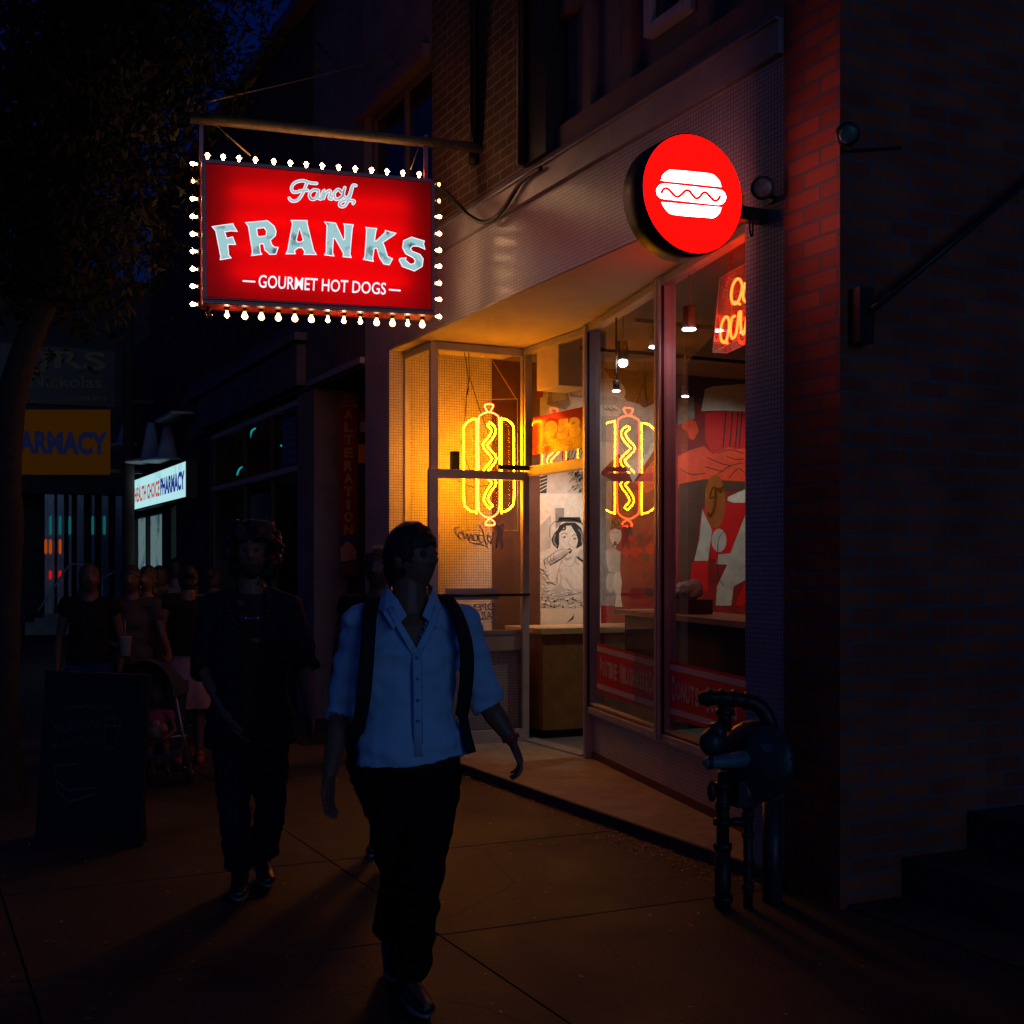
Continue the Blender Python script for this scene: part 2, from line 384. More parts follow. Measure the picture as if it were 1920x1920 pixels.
# ================================================================ GROUND
XF = 3.93
def groundmat():
    m = bpy.data.materials.new('sidewalk_concrete'); m.use_nodes = True
    n = m.node_tree.nodes; l = m.node_tree.links; b = n['Principled BSDF']
    tc = n.new('ShaderNodeTexCoord'); t = n.new('ShaderNodeTexNoise'); t.inputs['Scale'].default_value = 1.3; t.inputs['Detail'].default_value = 10; t.inputs['Roughness'].default_value = .7
    l.new(tc.outputs['Object'], t.inputs[0])
    r = n.new('ShaderNodeValToRGB'); e = r.color_ramp.elements; e[0].position = .3; e[0].color = (.015, .0125, .0105, 1); e[1].position = .7; e[1].color = (.052, .042, .034, 1)
    l.new(t.outputs[0], r.inputs[0])
    v = n.new('ShaderNodeTexVoronoi'); v.inputs['Scale'].default_value = 90; l.new(tc.outputs['Object'], v.inputs[0])
    mr = n.new('ShaderNodeMapRange'); mr.inputs[2].default_value = .5; mr.inputs[3].default_value = .6; mr.inputs[4].default_value = 1.35
    l.new(v.outputs['Distance'], mr.inputs[0])
    mx = n.new('ShaderNodeMix'); mx.data_type = 'RGBA'; mx.blend_type = 'MULTIPLY'; mx.inputs[0].default_value = 1
    l.new(r.outputs[0], mx.inputs[6]); l.new(mr.outputs[0], mx.inputs[7]); 
    g1_ = n.new('ShaderNodeTexVoronoi'); g1_.inputs['Scale'].default_value = 3.1; g1_.inputs['Randomness'].default_value = 1; l.new(tc.outputs['Object'], g1_.inputs[0])
    g2_ = n.new('ShaderNodeMapRange'); g2_.inputs[1].default_value = .055; g2_.inputs[2].default_value = .075; g2_.inputs[3].default_value = .35; g2_.inputs[4].default_value = 1; l.new(g1_.outputs['Distance'], g2_.inputs[0])
    ck = n.new('ShaderNodeTexVoronoi'); ck.feature = 'DISTANCE_TO_EDGE'; ck.inputs['Scale'].default_value = .55
    wn_ = n.new('ShaderNodeTexNoise'); wn_.inputs['Scale'].default_value = 3; wn_.inputs['Detail'].default_value = 8; l.new(tc.outputs['Object'], wn_.inputs[0])
    wm = n.new('ShaderNodeMix'); wm.data_type = 'RGBA'; wm.inputs[0].default_value = .22; l.new(tc.outputs['Object'], wm.inputs[6]); l.new(wn_.outputs['Color'], wm.inputs[7]); l.new(wm.outputs[2], ck.inputs[0])
    c2 = n.new('ShaderNodeMapRange'); c2.inputs[1].default_value = .001; c2.inputs[2].default_value = .006; c2.inputs[3].default_value = .25; c2.inputs[4].default_value = 1; l.new(ck.outputs['Distance'], c2.inputs[0])
    st_ = n.new('ShaderNodeTexNoise'); st_.inputs['Scale'].default_value = .8; st_.inputs['Detail'].default_value = 3; st_.inputs['Distortion'].default_value = 1.2; l.new(tc.outputs['Object'], st_.inputs[0])
    s2 = n.new('ShaderNodeMapRange'); s2.inputs[1].default_value = .42; s2.inputs[2].default_value = .58; s2.inputs[3].default_value = .55; s2.inputs[4].default_value = 1.1; l.new(st_.outputs[0], s2.inputs[0])
    m1 = n.new('ShaderNodeMath'); m1.operation = 'MULTIPLY'; m2_ = n.new('ShaderNodeMath'); m2_.operation = 'MULTIPLY'; l.new(g2_.outputs[0], m1.inputs[0]); l.new(c2.outputs[0], m1.inputs[1]); l.new(m1.outputs[0], m2_.inputs[0]); l.new(s2.outputs[0], m2_.inputs[1])
    mx2 = n.new('ShaderNodeMix'); mx2.data_type = 'RGBA'; mx2.blend_type = 'MULTIPLY'; mx2.inputs[0].default_value = 1; l.new(mx.outputs[2], mx2.inputs[6]); l.new(m2_.outputs[0], mx2.inputs[7]); l.new(mx2.outputs[2], b.inputs[0])
    rg = n.new('ShaderNodeMapRange'); rg.inputs[3].default_value = .5; rg.inputs[4].default_value = .9; l.new(st_.outputs[0], rg.inputs[0]); l.new(rg.outputs[0], b.inputs['Roughness'])
    bp = n.new('ShaderNodeBump'); bp.inputs['Strength'].default_value = .5; bp.inputs['Distance'].default_value = .004
    l.new(v.outputs['Distance'], bp.inputs['Height']); l.new(bp.outputs[0], b.inputs['Normal'])
    return m
M['walk'] = groundmat()
M['asphalt'] = mat('road_asphalt', (.035, .033, .036), .8, var=.3, vscale=4, bump=.5, bscale=120)
M['joint'] = mat('dark_joint_gap', (.02, .014, .012), .9)  # dark bed seen in the slab joints
g = MB().add([(-200, -60, -.15), (200, -60, -.15), (200, 260, -.15), (-200, 260, -.15)], [[0, 1, 2, 3]], 'asphalt').build('road'); tag(g, kind='structure')
# pavement: slabs with real grooves between them
s = MB(); ys = [-6, -2.4, 1.1, 3.15, 5.02, 6.55, 8.2, 9.9, 11.6, 13.3, 15, 16.7, 18.4, 20.1, 21.8, 23.5, 25.2, 27, 29]
xs = [-2.6, -1.2, .45, 2.1, 3.93]
for i in range(len(ys) - 1):
    for j in range(len(xs) - 1):
        gp = .005
        s.box(xs[j] + gp, xs[j + 1] - (gp if j < 3 else -4.2), ys[i] + gp, ys[i + 1] - gp, -.10, 0 + .0015 * ((i * 7 + j * 3) % 3 - 1) - .0015, 'walk')
s.box(-2.6, 8.2, -6, 29, -.14, -.02, 'joint'); s.box(-2.75, -2.6, -6, 29, -.16, .0, 'concrete')
tag(s.build('sidewalk'), kind='structure')
s = MB(); s.box(-80, 80, 34.2, 60, -.14, -.0, 'walk'); tag(s.build('far_sidewalk'), kind='structure')
# raised slab in front of the shop window
s = MB(); s.prism([(XF, 4.99), (XF, 10.55), (4.0, 10.62), (6.6, 10.6), (6.6, 8.8), (5.0, 8.8), (4.3, 5.6), (4.3, 4.99)], -.05, .068, 'concrete')
s.box(XF - .03, XF - .002, 5.0, 11.1, -.05, .072, 'curb')
o = s.build('entrance_slab'); tag(o, kind='structure')

# ================================================================ HOT DOG SHOP
ZS = 3.525; MS = .222
def xr(y): return 4.99 - MS * (8.80 - y)            # the slanting window line
RN = Vector((-1, MS, 0)).normalized(); RD = Vector((-MS, -1, 0)).normalized()   # outward normal, direction towards the pillar
R0 = Vector((4.99, 8.80, 0))
def rs(t, z, d=0): v = R0 + RD * t + RN * d; return Vector((v.x, v.y, z))
def pR(px, py): return pP(px, py, R0, RN)
def tR(px): v = pR(px, 1000) - R0; return v.dot(RD)
LRS = (8.80 - 5.33) / RD.y * -1

shop = thing('shop_building', (6, 8, 0), 'white mosaic tiled shop with a slanting lit window, beside the red brick corner', 'shop')
w = MB()
w.box(XF, 4.12, 4.992, 11.19, ZS + .002, 4.12, 'tile')                    # fascia
w.box(XF, 4.42, 4.992, 5.31, 0, ZS, 'tile')                             # near pillar
w.box(XF, 4.055, 10.55, 11.19, 0, ZS, 'tile')                           # far pier
w.box(4.055, 4.96, 10.6, 10.75, 0, ZS, 'tile')                          # side wall of the display
w.build('tiled_wall', None, shop)
w = MB(); w.prism([(4.12, 4.995), (9.0, 4.995), (9.0, 10.6), (4.12, 10.6)], ZS + .004, ZS + .12, 'soffit'); w.box(XF + .01, 4.12, 5.31, 10.54, ZS - .003, ZS + .002, 'soffit')
w.build('soffit', None, shop)
w = MB()
ysg = [4.992, 6.6, 7.9, 8.62, 9.28, 11.19]
for a, b in zip(ysg, ysg[1:]):
    w.box(XF - .035, 4.05, a + .002, b - .002, 4.122, 4.285, 'trim'); w.box(XF - .055, 4.05, a + .001, b - .003, 4.285, 4.297, 'trim')
w.box(XF - .01, 4.05, 4.992, 11.19, 4.297, 4.36, 'stuccod')
w.build('ledge_trim', None, shop)
# interior shell
p_ = [(5.06, 8.82), (5.06, 9.98), (5.06, 10.59), (8.98, 10.59), (8.98, 5.0), (4.46, 5.0), (4.46, 5.33)]; q_ = rs(LRS, 0, -.07); q2_ = rs(.06, 0, -.07)
MB().prism([(q2_.x, q2_.y), (5.06, 8.82), (5.06, 10.59), (8.98, 10.59), (8.98, 5.0), (4.46, 5.0), (q_.x, q_.y)], ZS - .004, ZS + .001, 'ceil').build('shop_ceiling', None, shop)
w = MB(); w.box(4.962, 9.0, 10.6, 10.75, 0, ZS, 'woodd'); w.box(9.0, 9.15, 4.99, 10.75, 0, ZS + .1, 'ceil')
w.box(4.42, 9.0, 4.85, 4.99, 0, ZS, 'ceil'); w.build('interior_wall', None, shop)
MB().box(5.02, 9.0, 5.0, 10.59, .069, .075, 'floor').build('shop_floor', None, shop)
# bulkhead below the slanting window
w = MB(); a, b = rs(.03, 0), rs(LRS, 0); i1, i2 = rs(.03, 0, -.10), rs(LRS, 0, -.10)
w.prism([(a.x, a.y), (b.x, b.y), (i2.x, i2.y), (i1.x, i1.y)], .069, .43, 'tile')
a2, b2 = rs(.03, 0, .006), rs(LRS, 0, .006); w.prism([(a2.x, a2.y), (b2.x, b2.y), (b.x, b.y), (a.x, a.y)], .069, .125, 'basebrown')
w.build('bulkhead', None, shop)
# display box: far bulkhead, glass on two sides
w = MB(); w.box(4.10, 4.98, 10.02, 10.10, .069, .86, 'tile'); w.box(4.10, 4.15, 10.1, 10.598, .069, .86, 'tile'); w.build('display_bulkhead', None, shop)
w = MB(); w.box(4.10, 5.0, 9.965, 10.598, .862, 1.0, 'cream'); w.build('display_floor', None, shop)

def window(name, pieces, pane, gm='glass'):
    """pieces: list of obox tuples for the frame; pane: four corners"""
    f = MB()
    for pc in pieces: f.obox(*pc)
    fo = f.build(name, None, shop, bevel=.003)
    pm = MB(); n = (Vector(pane[1]) - Vector(pane[0])).cross(Vector(pane[3]) - Vector(pane[0])).normalized() * .003
    vs = [Vector(q) - n for q in pane] + [Vector(q) + n for q in pane]
    # a single sheet: one interface keeps each reflection single
    pm.add([Vector(q) for q in pane], [[0, 1, 2, 3]], gm)
    pm.build('pane', None, fo); return fo
def bar(p, q, wd, dp, nrm, m='alu'):
    """bar from p to q, wd across, dp deep along nrm (outwards positive)"""
    p, q, nrm = Vector(p), Vector(q), Vector(nrm).normalized(); d = q - p; s_ = d.normalized().cross(nrm).normalized()
    return (p - s_ * wd / 2 - nrm * dp / 2, d, s_ * wd, nrm * dp, m)
Z3 = Vector((0, 0, 1))
# slanting window: post at the door, mullion, two panes
tM = tR(1247); tE = LRS
def vpost(t, wd, dp, z0=.43, z1=ZS - .001): return bar(rs(t, z0), rs(t, z1), wd, dp, RN)
def rpanel(t0, t1, sk=0):
    ps = [bar(rs(t0, .455), rs(t1, .455), .05, .09, RN), bar(rs(t0, ZS - .03), rs(t1, ZS - .03), .055, .085, RN),
          bar(rs(t0, .50, .0), rs(t1, .50, .0), .02, .05, RN, 'woodl')]
    ps.append(bar(rs(t0 - .006, .48, .035), rs(t0 - .006, ZS - .06, .035), .008, .02, RN, 'gasket'))
    window('window', ps, [rs(t0 + .01 - sk * 4, .47, -sk * 1.12), rs(t1 - .01, .47, sk), rs(t1 - .01, ZS - .05, sk), rs(t0 + .01 - sk * 4, ZS - .05, -sk * 1.12)])
rpanel(.07, tM - .055, .024); rpanel(tM + .055, tE - .01)
w = MB(); w.obox(*vpost(tM - .022, .042, .13)); w.obox(*vpost(tM + .026, .042, .12)); w.obox(*bar(rs(tM + .002, .43), rs(tM + .002, ZS - .001), .01, .11, RN, 'gasket'))
w.build('mullion', None, shop, bevel=.004)
w = MB(); w.obox(*vpost(.035, .05, .13, .069)); w.box(4.955, 5.005, 8.80, 8.86, .069, ZS - .001, 'alu'); w.obox(*bar(rs(.002, .07, .02), rs(.002, ZS - .002, .02), .010, .07, RN, 'gasket'))
w.build('door_jamb', None, shop, bevel=.004)
# jamb and corner posts of the display box
w = MB(); w.box(4.972, 5.022, 9.945, 10.0, .069, ZS - .001, 'alu'); w.build('door_jamb', None, shop, bevel=.004)
w = MB(); w.box(4.085, 4.135, 9.955, 10.005, 1.0, ZS - .001, 'alu'); w.build('corner_post', None, shop, bevel=.004)
yp = 9.98
ZT = pY(803, 885, yp).z
window('window', [bar((4.135, yp, ZS - .035), (4.97, yp, ZS - .035), .065, .05, (0, -1, 0)), bar((4.135, yp, 1.02), (4.97, yp, 1.02), .04, .05, (0, -1, 0)), bar((4.145, yp, 1.01), (4.145, yp, ZS - .03), .02, .048, (0, -1, 0)), bar((4.966, yp, 1.01), (4.966, yp, ZS - .03), .01, .048, (0, -1, 0)),
                  ], [(4.12, yp, 1.0), (4.97, yp, 1.0), (4.97, yp, ZS - .05), (4.12, yp, ZS - .05)])
window('window', [bar((4.11, 10.0, ZS - .035), (4.11, 10.595, ZS - .035), .065, .05, (-1, 0, 0)), bar((4.11, 10.0, 1.02), (4.11, 10.595, 1.02), .04, .05, (-1, 0, 0)), bar((4.11, 10.582, 1.01), (4.11, 10.582, ZS - .03), .025, .046, (-1, 0, 0))],
       [(4.11, 10.0, 1.0), (4.11, 10.6, 1.0), (4.11, 10.6, ZS - .05), (4.11, 10.0, ZS - .05)])
# transom over the doorway
xt = 5.0; ZD = pX(1050, 876, xt).z
window('transom_window', [bar((xt, 8.86, ZD), (xt, 9.94, ZD), .085, .07, (-1, 0, 0)), bar((xt, 8.86, ZS - .03), (xt, 9.94, ZS - .03), .055, .07, (-1, 0, 0)), bar((xt, 8.872, ZD), (xt, 8.872, ZS - .02), .024, .068, (-1, 0, 0)), bar((xt, 9.928, ZD), (xt, 9.928, ZS - .02), .024, .068, (-1, 0, 0))],
       [(xt, 8.86, ZD), (xt, 9.94, ZD), (xt, 9.94, ZS - .04), (xt, 8.86, ZS - .04)])
MB().box(4.93, 5.07, 8.87, 9.93, .069, .082, 'alu').build('threshold', None, shop)
# open door leaf, folded back over the display glass
yd = 9.90; dl = pY(803, 1000, yd).x; dr = pY(990, 1000, yd).x
zt = pY(890, 890, yd).z; zb = pY(900, 1392, yd).z
f = MB()
for a_ in (bar((dl, yd, zt), (dr, yd, zt), .075, .045, (0, -1, 0)), bar((dl + .035, yd, zb + .04), (dl + .035, yd, zt - .0375), .07, .045, (0, -1, 0)),
           bar((dr - .03, yd, zb + .04), (dr - .03, yd, zt - .0375), .06, .045, (0, -1, 0)), bar((dl, yd, zb + .02), (dr, yd, zb + .02), .16, .044, (0, -1, 0))): f.obox(*a_)
door = f.build('door', None, shop, bevel=.003)
MB().add([(dl + .06, yd, zb + .09), (dr - .05, yd, zb + .09), (dr - .05, yd, zt - .03), (dl + .06, yd, zt - .03)], [[0, 1, 2, 3]], 'glass').build('pane', None, door)
zh = pY(900, 1116, yd - .07).z
h = MB(); h.tube([(dl + .02, yd - .07, zh), (dr - .02, yd - .07, zh)], .013, 'dark'); h.obox(*bar((pY(836, 1116, yd - .05).x, yd - .05, zh + .01), (pY(935, 1116, yd - .05).x, yd - .05, zh + .01), .10, .03, (0, -1, 0)))
for x_ in (dl + .04, dr - .04): h.tube([(x_, yd - .07, zh), (x_, yd, zh)], .012, 'dark')
h.build('push_bar', None, door)
h = MB(); q = pY(1040, 893, 9.6)
h.box(dr - .32, dr - .02, yd - .06, yd - .03, zt + .05, zt + .09, 'dark'); h.tube([(dr - .05, yd - .05, zt + .07), (dr + .18, yd - .14, zt + .06), (5.02, 9.55, zt + .05)], .009, 'dark'); h.build('door_closer', None, door)

# lettering on the door glass, seen from behind
d = Draw(lambda a_, b_: pY(a_, b_, yd), (0, -1, 0)); z5 = zc(780, 960, 4)
tz = lambda *p: z5(p)
M['vinyl'] = mat('rose_grey_vinyl', (.62, .50, .46), .5)
wf = lambda t: 4.0
for st in [[(652, 92), (640, 270)], [(640, 95), (605, 180), (600, 270)], [(600, 110), (615, 200), (600, 268)], [(600, 112), (575, 180), (560, 240)],
           [(555, 190), (535, 170), (540, 215), (565, 235)], [(475, 100), (500, 150), (520, 235), (535, 240)], [(505, 180), (470, 175), (480, 225), (500, 225)],
           [(455, 170), (430, 175), (440, 215), (462, 205), (455, 170)], [(425, 215), (410, 165), (395, 215), (380, 160), (365, 205), (350, 150)], [(345, 165), (325, 150), (320, 190), (345, 200)],
           [(318, 115), (290, 125), (300, 165), (325, 190)], [(400, 225), (440, 238), (500, 248), (535, 265)]]:
    d.stroke(z5(st), 2.6, 'vinyl')
for st in [[(600, 100), (620, 180), (650, 268)], [(625, 110), (640, 190)]]: d.stroke(z5(st), 5, 'vinyl', 1)
d.build('lettering', door); d = Draw(lambda a_, b_: pY(a_, b_, yd), (0, -1, 0))
d.text('OPEN', z5([(395, 690), (592, 682), (592, 738), (405, 740)]), 'vinyl', 0, .02, True, 0)
d.text('DAILY', z5([(425, 750), (612, 745), (620, 805), (440, 808)]), 'vinyl', 0, .02, True, 0)
d.build('lettering', door)

# address band stuck on the transom
M['redfilm'] = mat('glossy_red_film', (.34, .006, .006), .16, spec=.25)
d = Draw(lambda a_, b_: pX(a_, b_, xt), (-1, 0, 0), base=.006); z6 = zc(1000, 640, 6.4)
d.poly(z6([(0, 915), (660, 772), (660, 1272), (0, 1365)]), 'redfilm')
d.text('953', z6([(150, 960), (568, 900), (575, 1145), (150, 1205)]), 'gold', 1, .05)
d.text('QUEEN ST. WEST', z6([(60, 1252), (500, 1178), (500, 1222), (60, 1290)]), 'gold', 1, 0)
o = d.build('address_band', shop)
# script lettering across the slanting panes
d = Draw(lambda a_, b_: pR(a_, b_), RN, base=.006); z4 = zc(1080, 1080, 4.8)
for quad in ([(195, 600), (775, 752), (775, 1243), (195, 1040)], [(852, 757), (1600, 925), (1600, 1500), (852, 1275)]):
    tl, tr, br, bl = [Vector(q) for q in quad]
    L = lambda k: tl.lerp(bl, k); Rr = lambda k: tr.lerp(br, k)
    d.poly(z4([tl, tr, br, bl]), 'redp')
    for k0, k1 in ((.06, .165), (.82, .925)): d.poly(z4([L(k0), Rr(k0), Rr(k1), L(k1)]), 'lilac', 1)
def caps(words, quad):
    tl, tr, br, bl = [Vector(q) for q in quad]; tot = sum(len(w_) for w_ in words) + .5 * len(words); u = 0
    for w_ in words:
        for i, ch in enumerate(w_):
            wd = 1.0; a_, b_ = u / tot, (u + wd * .86) / tot; k = 0 if i == 0 else .16
            if ch == '·': d.ell(*z4([(tl.lerp(tr, a_ + .3 / tot) * .5 + bl.lerp(br, a_ + .3 / tot) * .5)])[0], 1.3, 1.6, 'lilac', 1)
            elif ch != ' ':
                A, B, Cc, D_ = tl.lerp(tr, a_), tl.lerp(tr, b_), bl.lerp(br, b_), bl.lerp(br, a_)
                d.text(ch, z4([A.lerp(D_, k), B.lerp(Cc, k), Cc.lerp(B, k * .5), D_.lerp(A, k * .5)]), 'lilac', 1, .03)
            u += wd
        u += .3
caps(['POUTINE·', 'MILKSHAKES', '&', 'CHILI'], [(222, 722), (800, 890), (800, 1105), (222, 905)])
caps(['DONUTS·', 'SUNDAES'], [(872, 895), (1500, 1090), (1500, 1340), (872, 1120)])
d.build('lettering_band', shop)
# round badge with a letter, stuck to the window
d = Draw(lambda a_, b_: pR(a_, b_), RN, base=.006); z7 = zc(1080, 860, 4.175)
d.ell(*z7([(1096, 333)])[0], 79 / 4.175, 212 / 4.175, 'beige', 0, 0)
for st, wd in ([[(1150, 225), (1120, 245), (1085, 225), (1065, 265), (1060, 310), (1090, 300)], 3.5], [[(1105, 235), (1098, 330), (1085, 410), (1060, 450), (1045, 430)], 5], [[(1125, 235), (1140, 262), (1152, 225)], 5]):
    d.stroke(z7(st), wd, 'ink', 1)
d.build('badge_decal', shop)

# ---- upper storey
zU0, zU1 = 4.36, 7.72
up = MB(); XU = XF + .05
def yat(px, py=200): return pX(px, py, XU).y
yb0, yb1 = yat(1000), yat(810)
up.box(XU, XU + .25, yb0, yb1, zU0, zU1 + 2, 'brickU'); up.build('brick_wall', None, shop)
zb = MB(); zb.box(XU + .02, XU + .25, yb1 + 1.75, 13.0, zU0, zU1, 'stuccod'); zb.box(XU, XU + .25, yb1, yb1 + 1.75, zU0, 4.62, 'stuccod'); zb.box(XU, XU + .25, yb1 + .001, yb1 + 1.75, 5.9, zU1, 'stuccod')
zb.box(XF - .02, XU - .001, yb1 + .05, yb1 + 1.8, 5.84, 5.95, 'brownframe'); zb.build('stucco_wall', None, shop)
wn = MB(); wn.box(XU + .10, XU + .16, yb1, yb1 + .08, 4.62, 5.9, 'brownframe'); wn.box(XU + .10, XU + .16, yb1 + 1.67, yb1 + 1.75, 4.62, 5.9, 'brownframe'); wn.box(XU + .10, XU + .16, yb1 + .84, yb1 + .90, 4.62, 5.9, 'brownframe')
wn.box(XU + .098, XU + .162, yb1 + .001, yb1 + 1.749, 4.62, 4.68, 'brownframe'); wn.box(XU + .098, XU + .162, yb1 + .001, yb1 + 1.749, 5.84, 5.899, 'brownframe'); wo = wn.build('upper_window', None, shop); MB().add([(XU + .13, yb1 + .08, 4.62), (XU + .13, yb1 + 1.67, 4.62), (XU + .13, yb1 + 1.67, 5.9), (XU + .13, yb1 + .08, 5.9)], [[0, 1, 2, 3]], 'darkglass').build('pane', None, wo)
MB().box(XF - .12, XU + .4, 10.2, 13.1, 7.60, 7.74, 'stuccod').build('roof_cornice', None, shop)
# panelled bay right of the brick
pb = MB(); y1 = yb0 - .4; pb.box(XU + .06, XU + .25, 4.99, y1, zU0, 9, 'bluegrey')
pb.box(XU - .03, XU + .06, 4.99, y1, 4.36, 4.52, 'brownframe'); pb.box(XU - .01, XU + .055, 4.99, y1, 5.25, 5.36, 'brownframe')
for px in (1100, 1175, 1318, 1400): y = yat(px, 150); pb.box(XU, XU + .06, y - .05, y + .05, 4.52, 5.25, 'brownframe')
pb.build('panelling', None, shop)
ya, yc = yat(1290, 40), yat(1212, 60)
wf_ = MB(); z0 = pX(1212, 72, XU).z
for b_ in ((ya, yc, z0, z0 + .06), (ya, yc, 6.6, 6.66), (ya, ya + .06, z0 + .06, 6.6), (yc - .06, yc, z0 + .06, 6.6)): wf_.box(XU - .02, XU + .05, *b_, 'alu')
wo = wf_.build('upper_window', None, shop); MB().add([(XU + .03, ya, z0), (XU + .03, yc, z0), (XU + .03, yc, 6.6), (XU + .03, ya, 6.6)], [[0, 1, 2, 3]], 'darkglass').build('pane', None, wo)
dp = MB(); dp.box(XU - .10, XU + .2, yat(1048), yat(1002), 4.36, 9, 'dark'); dp.tube([(XU - .13, yat(1008), 4.36), (XU - .13, yat(1008), 9)], .03, 'dark'); dp.build('downpipe', None, shop)
# interior: murals on the far wall
d = Draw(lambda a_, b_: pY(a_, b_, 10.6), (0, -1, 0), base=.004, step=.001)
z2 = zc(700, 580, 4.3636)
zz = z6
d.poly([(1012, 700), (1250, 668), (1250, 1175), (1012, 1175)], 'white', 0)
d.poly([(1130, 660), (1262, 660), (1262, 800), (1130, 800)], 'woodd', 1)
# upper transom drawing: boxes, papers and brush lettering
d.poly(zz([(40, 90), (300, 60), (330, 560), (40, 700)]), 'dredp', 1); d.poly(zz([(40, 300), (220, 360), (200, 520), (60, 560)]), 'ink', 2)
d.poly(zz([(190, 540), (400, 530), (440, 760), (385, 825), (160, 760)]), 'grey', 2); d.poly(zz([(215, 560), (395, 545), (385, 700), (230, 730)]), 'lgrey', 3)
d.poly(zz([(400, 520), (655, 470), (655, 640), (640, 560), (430, 570)]), 'ink', 3); d.poly(zz([(425, 560), (640, 545), (655, 760), (445, 760)]), 'grey', 2)
d.poly(zz([(430, 660), (655, 690), (655, 775), (450, 765)]), 'white', 3); d.ell(*zz([(540, 600)])[0], 16, 8, 'lgrey', 3)
for i in range(5): d.stroke(zz([(100 + 22 * i, 720 - 18 * i), (120 + 12 * i, 640), (140 + 10 * i, 560)]), 1.2, 'white', 3)
d.poly(zz([(340, 1310), (660, 1270), (660, 1440), (340, 1450)]), 'ink', 2)
for i in range(15): x = 375 + i * 19; d.stroke(zz([(x, 1420 - (i % 3) * 12), (x + 22, 1350 - (i % 2) * 22), (x + 40, 1300 - (i % 4) * 5)]), 1.5, 'white', 3)
# grainy photograph behind the doorway
d.poly([(1012, 885), (1105, 885), (1105, 925), (1012, 925)], 'lgrey', 2); d.poly([(1012, 885), (1026, 885), (1024, 925), (1012, 925)], 'ink', 3)
rnd = random.Random(3)
for i in range(5): d.stroke([(1012, 893 + i * 7), (1024, 890 + i * 6)], 1.3, 'white', 4)
for i in range(150):
    x = 1066 + 38 * rnd.random() ** .7; y = 884 + 40 * rnd.random() ** (1.6 if x < 1085 else 1.1); a = 1.6 + rnd.random() * 2
    d.poly([(x - a, y + a), (x, y - a * .4), (x + a, y - a), (x + a * .2, y + a * .3)], 'ink' if rnd.random() < .8 else 'grey', 3)
# the poster: woman in a small hat biting a hot dog
zp = z5
d.poly([(1012, 926), (1104, 926), (1104, 1176), (1012, 1176)], 'white', 2)
d.poly(zp([(1040, -30), (1110, -30), (1105, 60), (1045, 130)]), 'grey', 3); d.poly(zp([(930, 100), (1010, 20), (1010, 270), (930, 300)]), 'lgrey', 3)
d.stroke(zp([(1000, 190), (1005, 110), (1060, 60), (1150, 50), (1230, 80), (1280, 150), (1285, 240)]), 1.8, 'grey', 4); d.poly(zp([(1070, 40), (1225, 38), (1240, 75), (1060, 72)]), 'ink', 4)
d.stroke(zp([(1050, 74), (1140, 62), (1240, 84), (1275, 130)]), 2.0, 'ink', 4.6)
d.poly(zp([(1072, 100), (1120, 78), (1190, 80), (1235, 120), (1255, 190), (1240, 250), (1200, 275), (1195, 180), (1160, 100), (1110, 105), (1090, 140), (1070, 160), (1070, 240), (1060, 278), (1025, 245), (1012, 205), (1030, 165), (1060, 130)]), 'ink', 5)
d.poly(zp([(1082, 150), (1110, 108), (1160, 104), (1200, 170), (1212, 215), (1195, 275), (1165, 325), (1130, 345), (1095, 310), (1072, 255), (1070, 190)]), 'white', 5.5)
d.stroke(zp([(1075, 140), (1090, 118), (1115, 110), (1112, 130), (1098, 135)]), 3, 'ink', 6)
for ex, ey in ((1108, 188), (1186, 200)):
    d.ell(*zp([(ex, ey)])[0], 3.4, 1.9, 'ink', 6); d.ell(*zp([(ex, ey)])[0], 2.6, 1.2, 'white', 6.4); d.ell(*zp([(ex + 2, ey)])[0], 1.1, 1.2, 'ink', 6.8)
    d.stroke(zp([(ex - 20, ey - 16), (ex - 5, ey - 30), (ex + 22, ey - 20)]), 1.1, 'ink', 6)
d.stroke(zp([(1150, 200), (1142, 240), (1158, 250)]), .7, 'grey', 6); d.poly(zp([(1120, 282), (1150, 272), (1168, 285), (1155, 312), (1130, 310)]), 'ink', 6); d.poly(zp([(1128, 285), (1160, 282), (1150, 295)]), 'white', 6.4)
d.poly(zp([(1060, 300), (1110, 275), (1150, 285), (1140, 310), (1080, 350), (1020, 385), (1005, 400), (985, 350)]), 'lgrey', 7)
d.poly(zp([(975, 345), (1060, 285), (1110, 272), (1115, 285), (1050, 320), (985, 372)]), 'white', 7.5); d.stroke(zp([(1000, 400), (1060, 365), (1130, 315)]), 1.6, 'ink', 7.6); d.stroke(zp([(975, 350), (1040, 300), (1105, 275)]), .8, 'ink', 7.8)
d.stroke(zp([(1005, 372), (1070, 335), (1140, 300)]), .9, 'grey', 7.7)
d.poly(zp([(960, 370), (1000, 400), (1080, 370), (1060, 450), (1040, 520), (990, 540), (975, 480), (950, 430)]), 'white', 7); d.stroke(zp([(955, 360), (975, 460), (1000, 520), (1040, 545)]), 1.2, 'ink', 7.4); d.stroke(zp([(1085, 370), (1062, 440), (1050, 540)]), 1, 'grey', 7.4)
for k in range(4): d.stroke(zp([(965 + k * 22, 345 - k * 12), (955 + k * 24, 375 - k * 8), (985 + k * 22, 395 - k * 10)]), .8, 'ink', 8)
d.poly(zp([(1080, 380), (1180, 350), (1260, 400), (1285, 470), (1270, 590), (1200, 600), (1060, 560), (1055, 440)]), 'white', 6); d.stroke(zp([(1200, 330), (1255, 375), (1285, 470), (1275, 590)]), .9, 'ink', 6.3)
for k in range(11): a = math.pi * (.05 + .9 * k / 10); d.ell(*zp([(1138 - 50 * math.cos(a), 352 + 56 * math.sin(a))])[0], 1.0, 1.0, 'grey', 6.6)
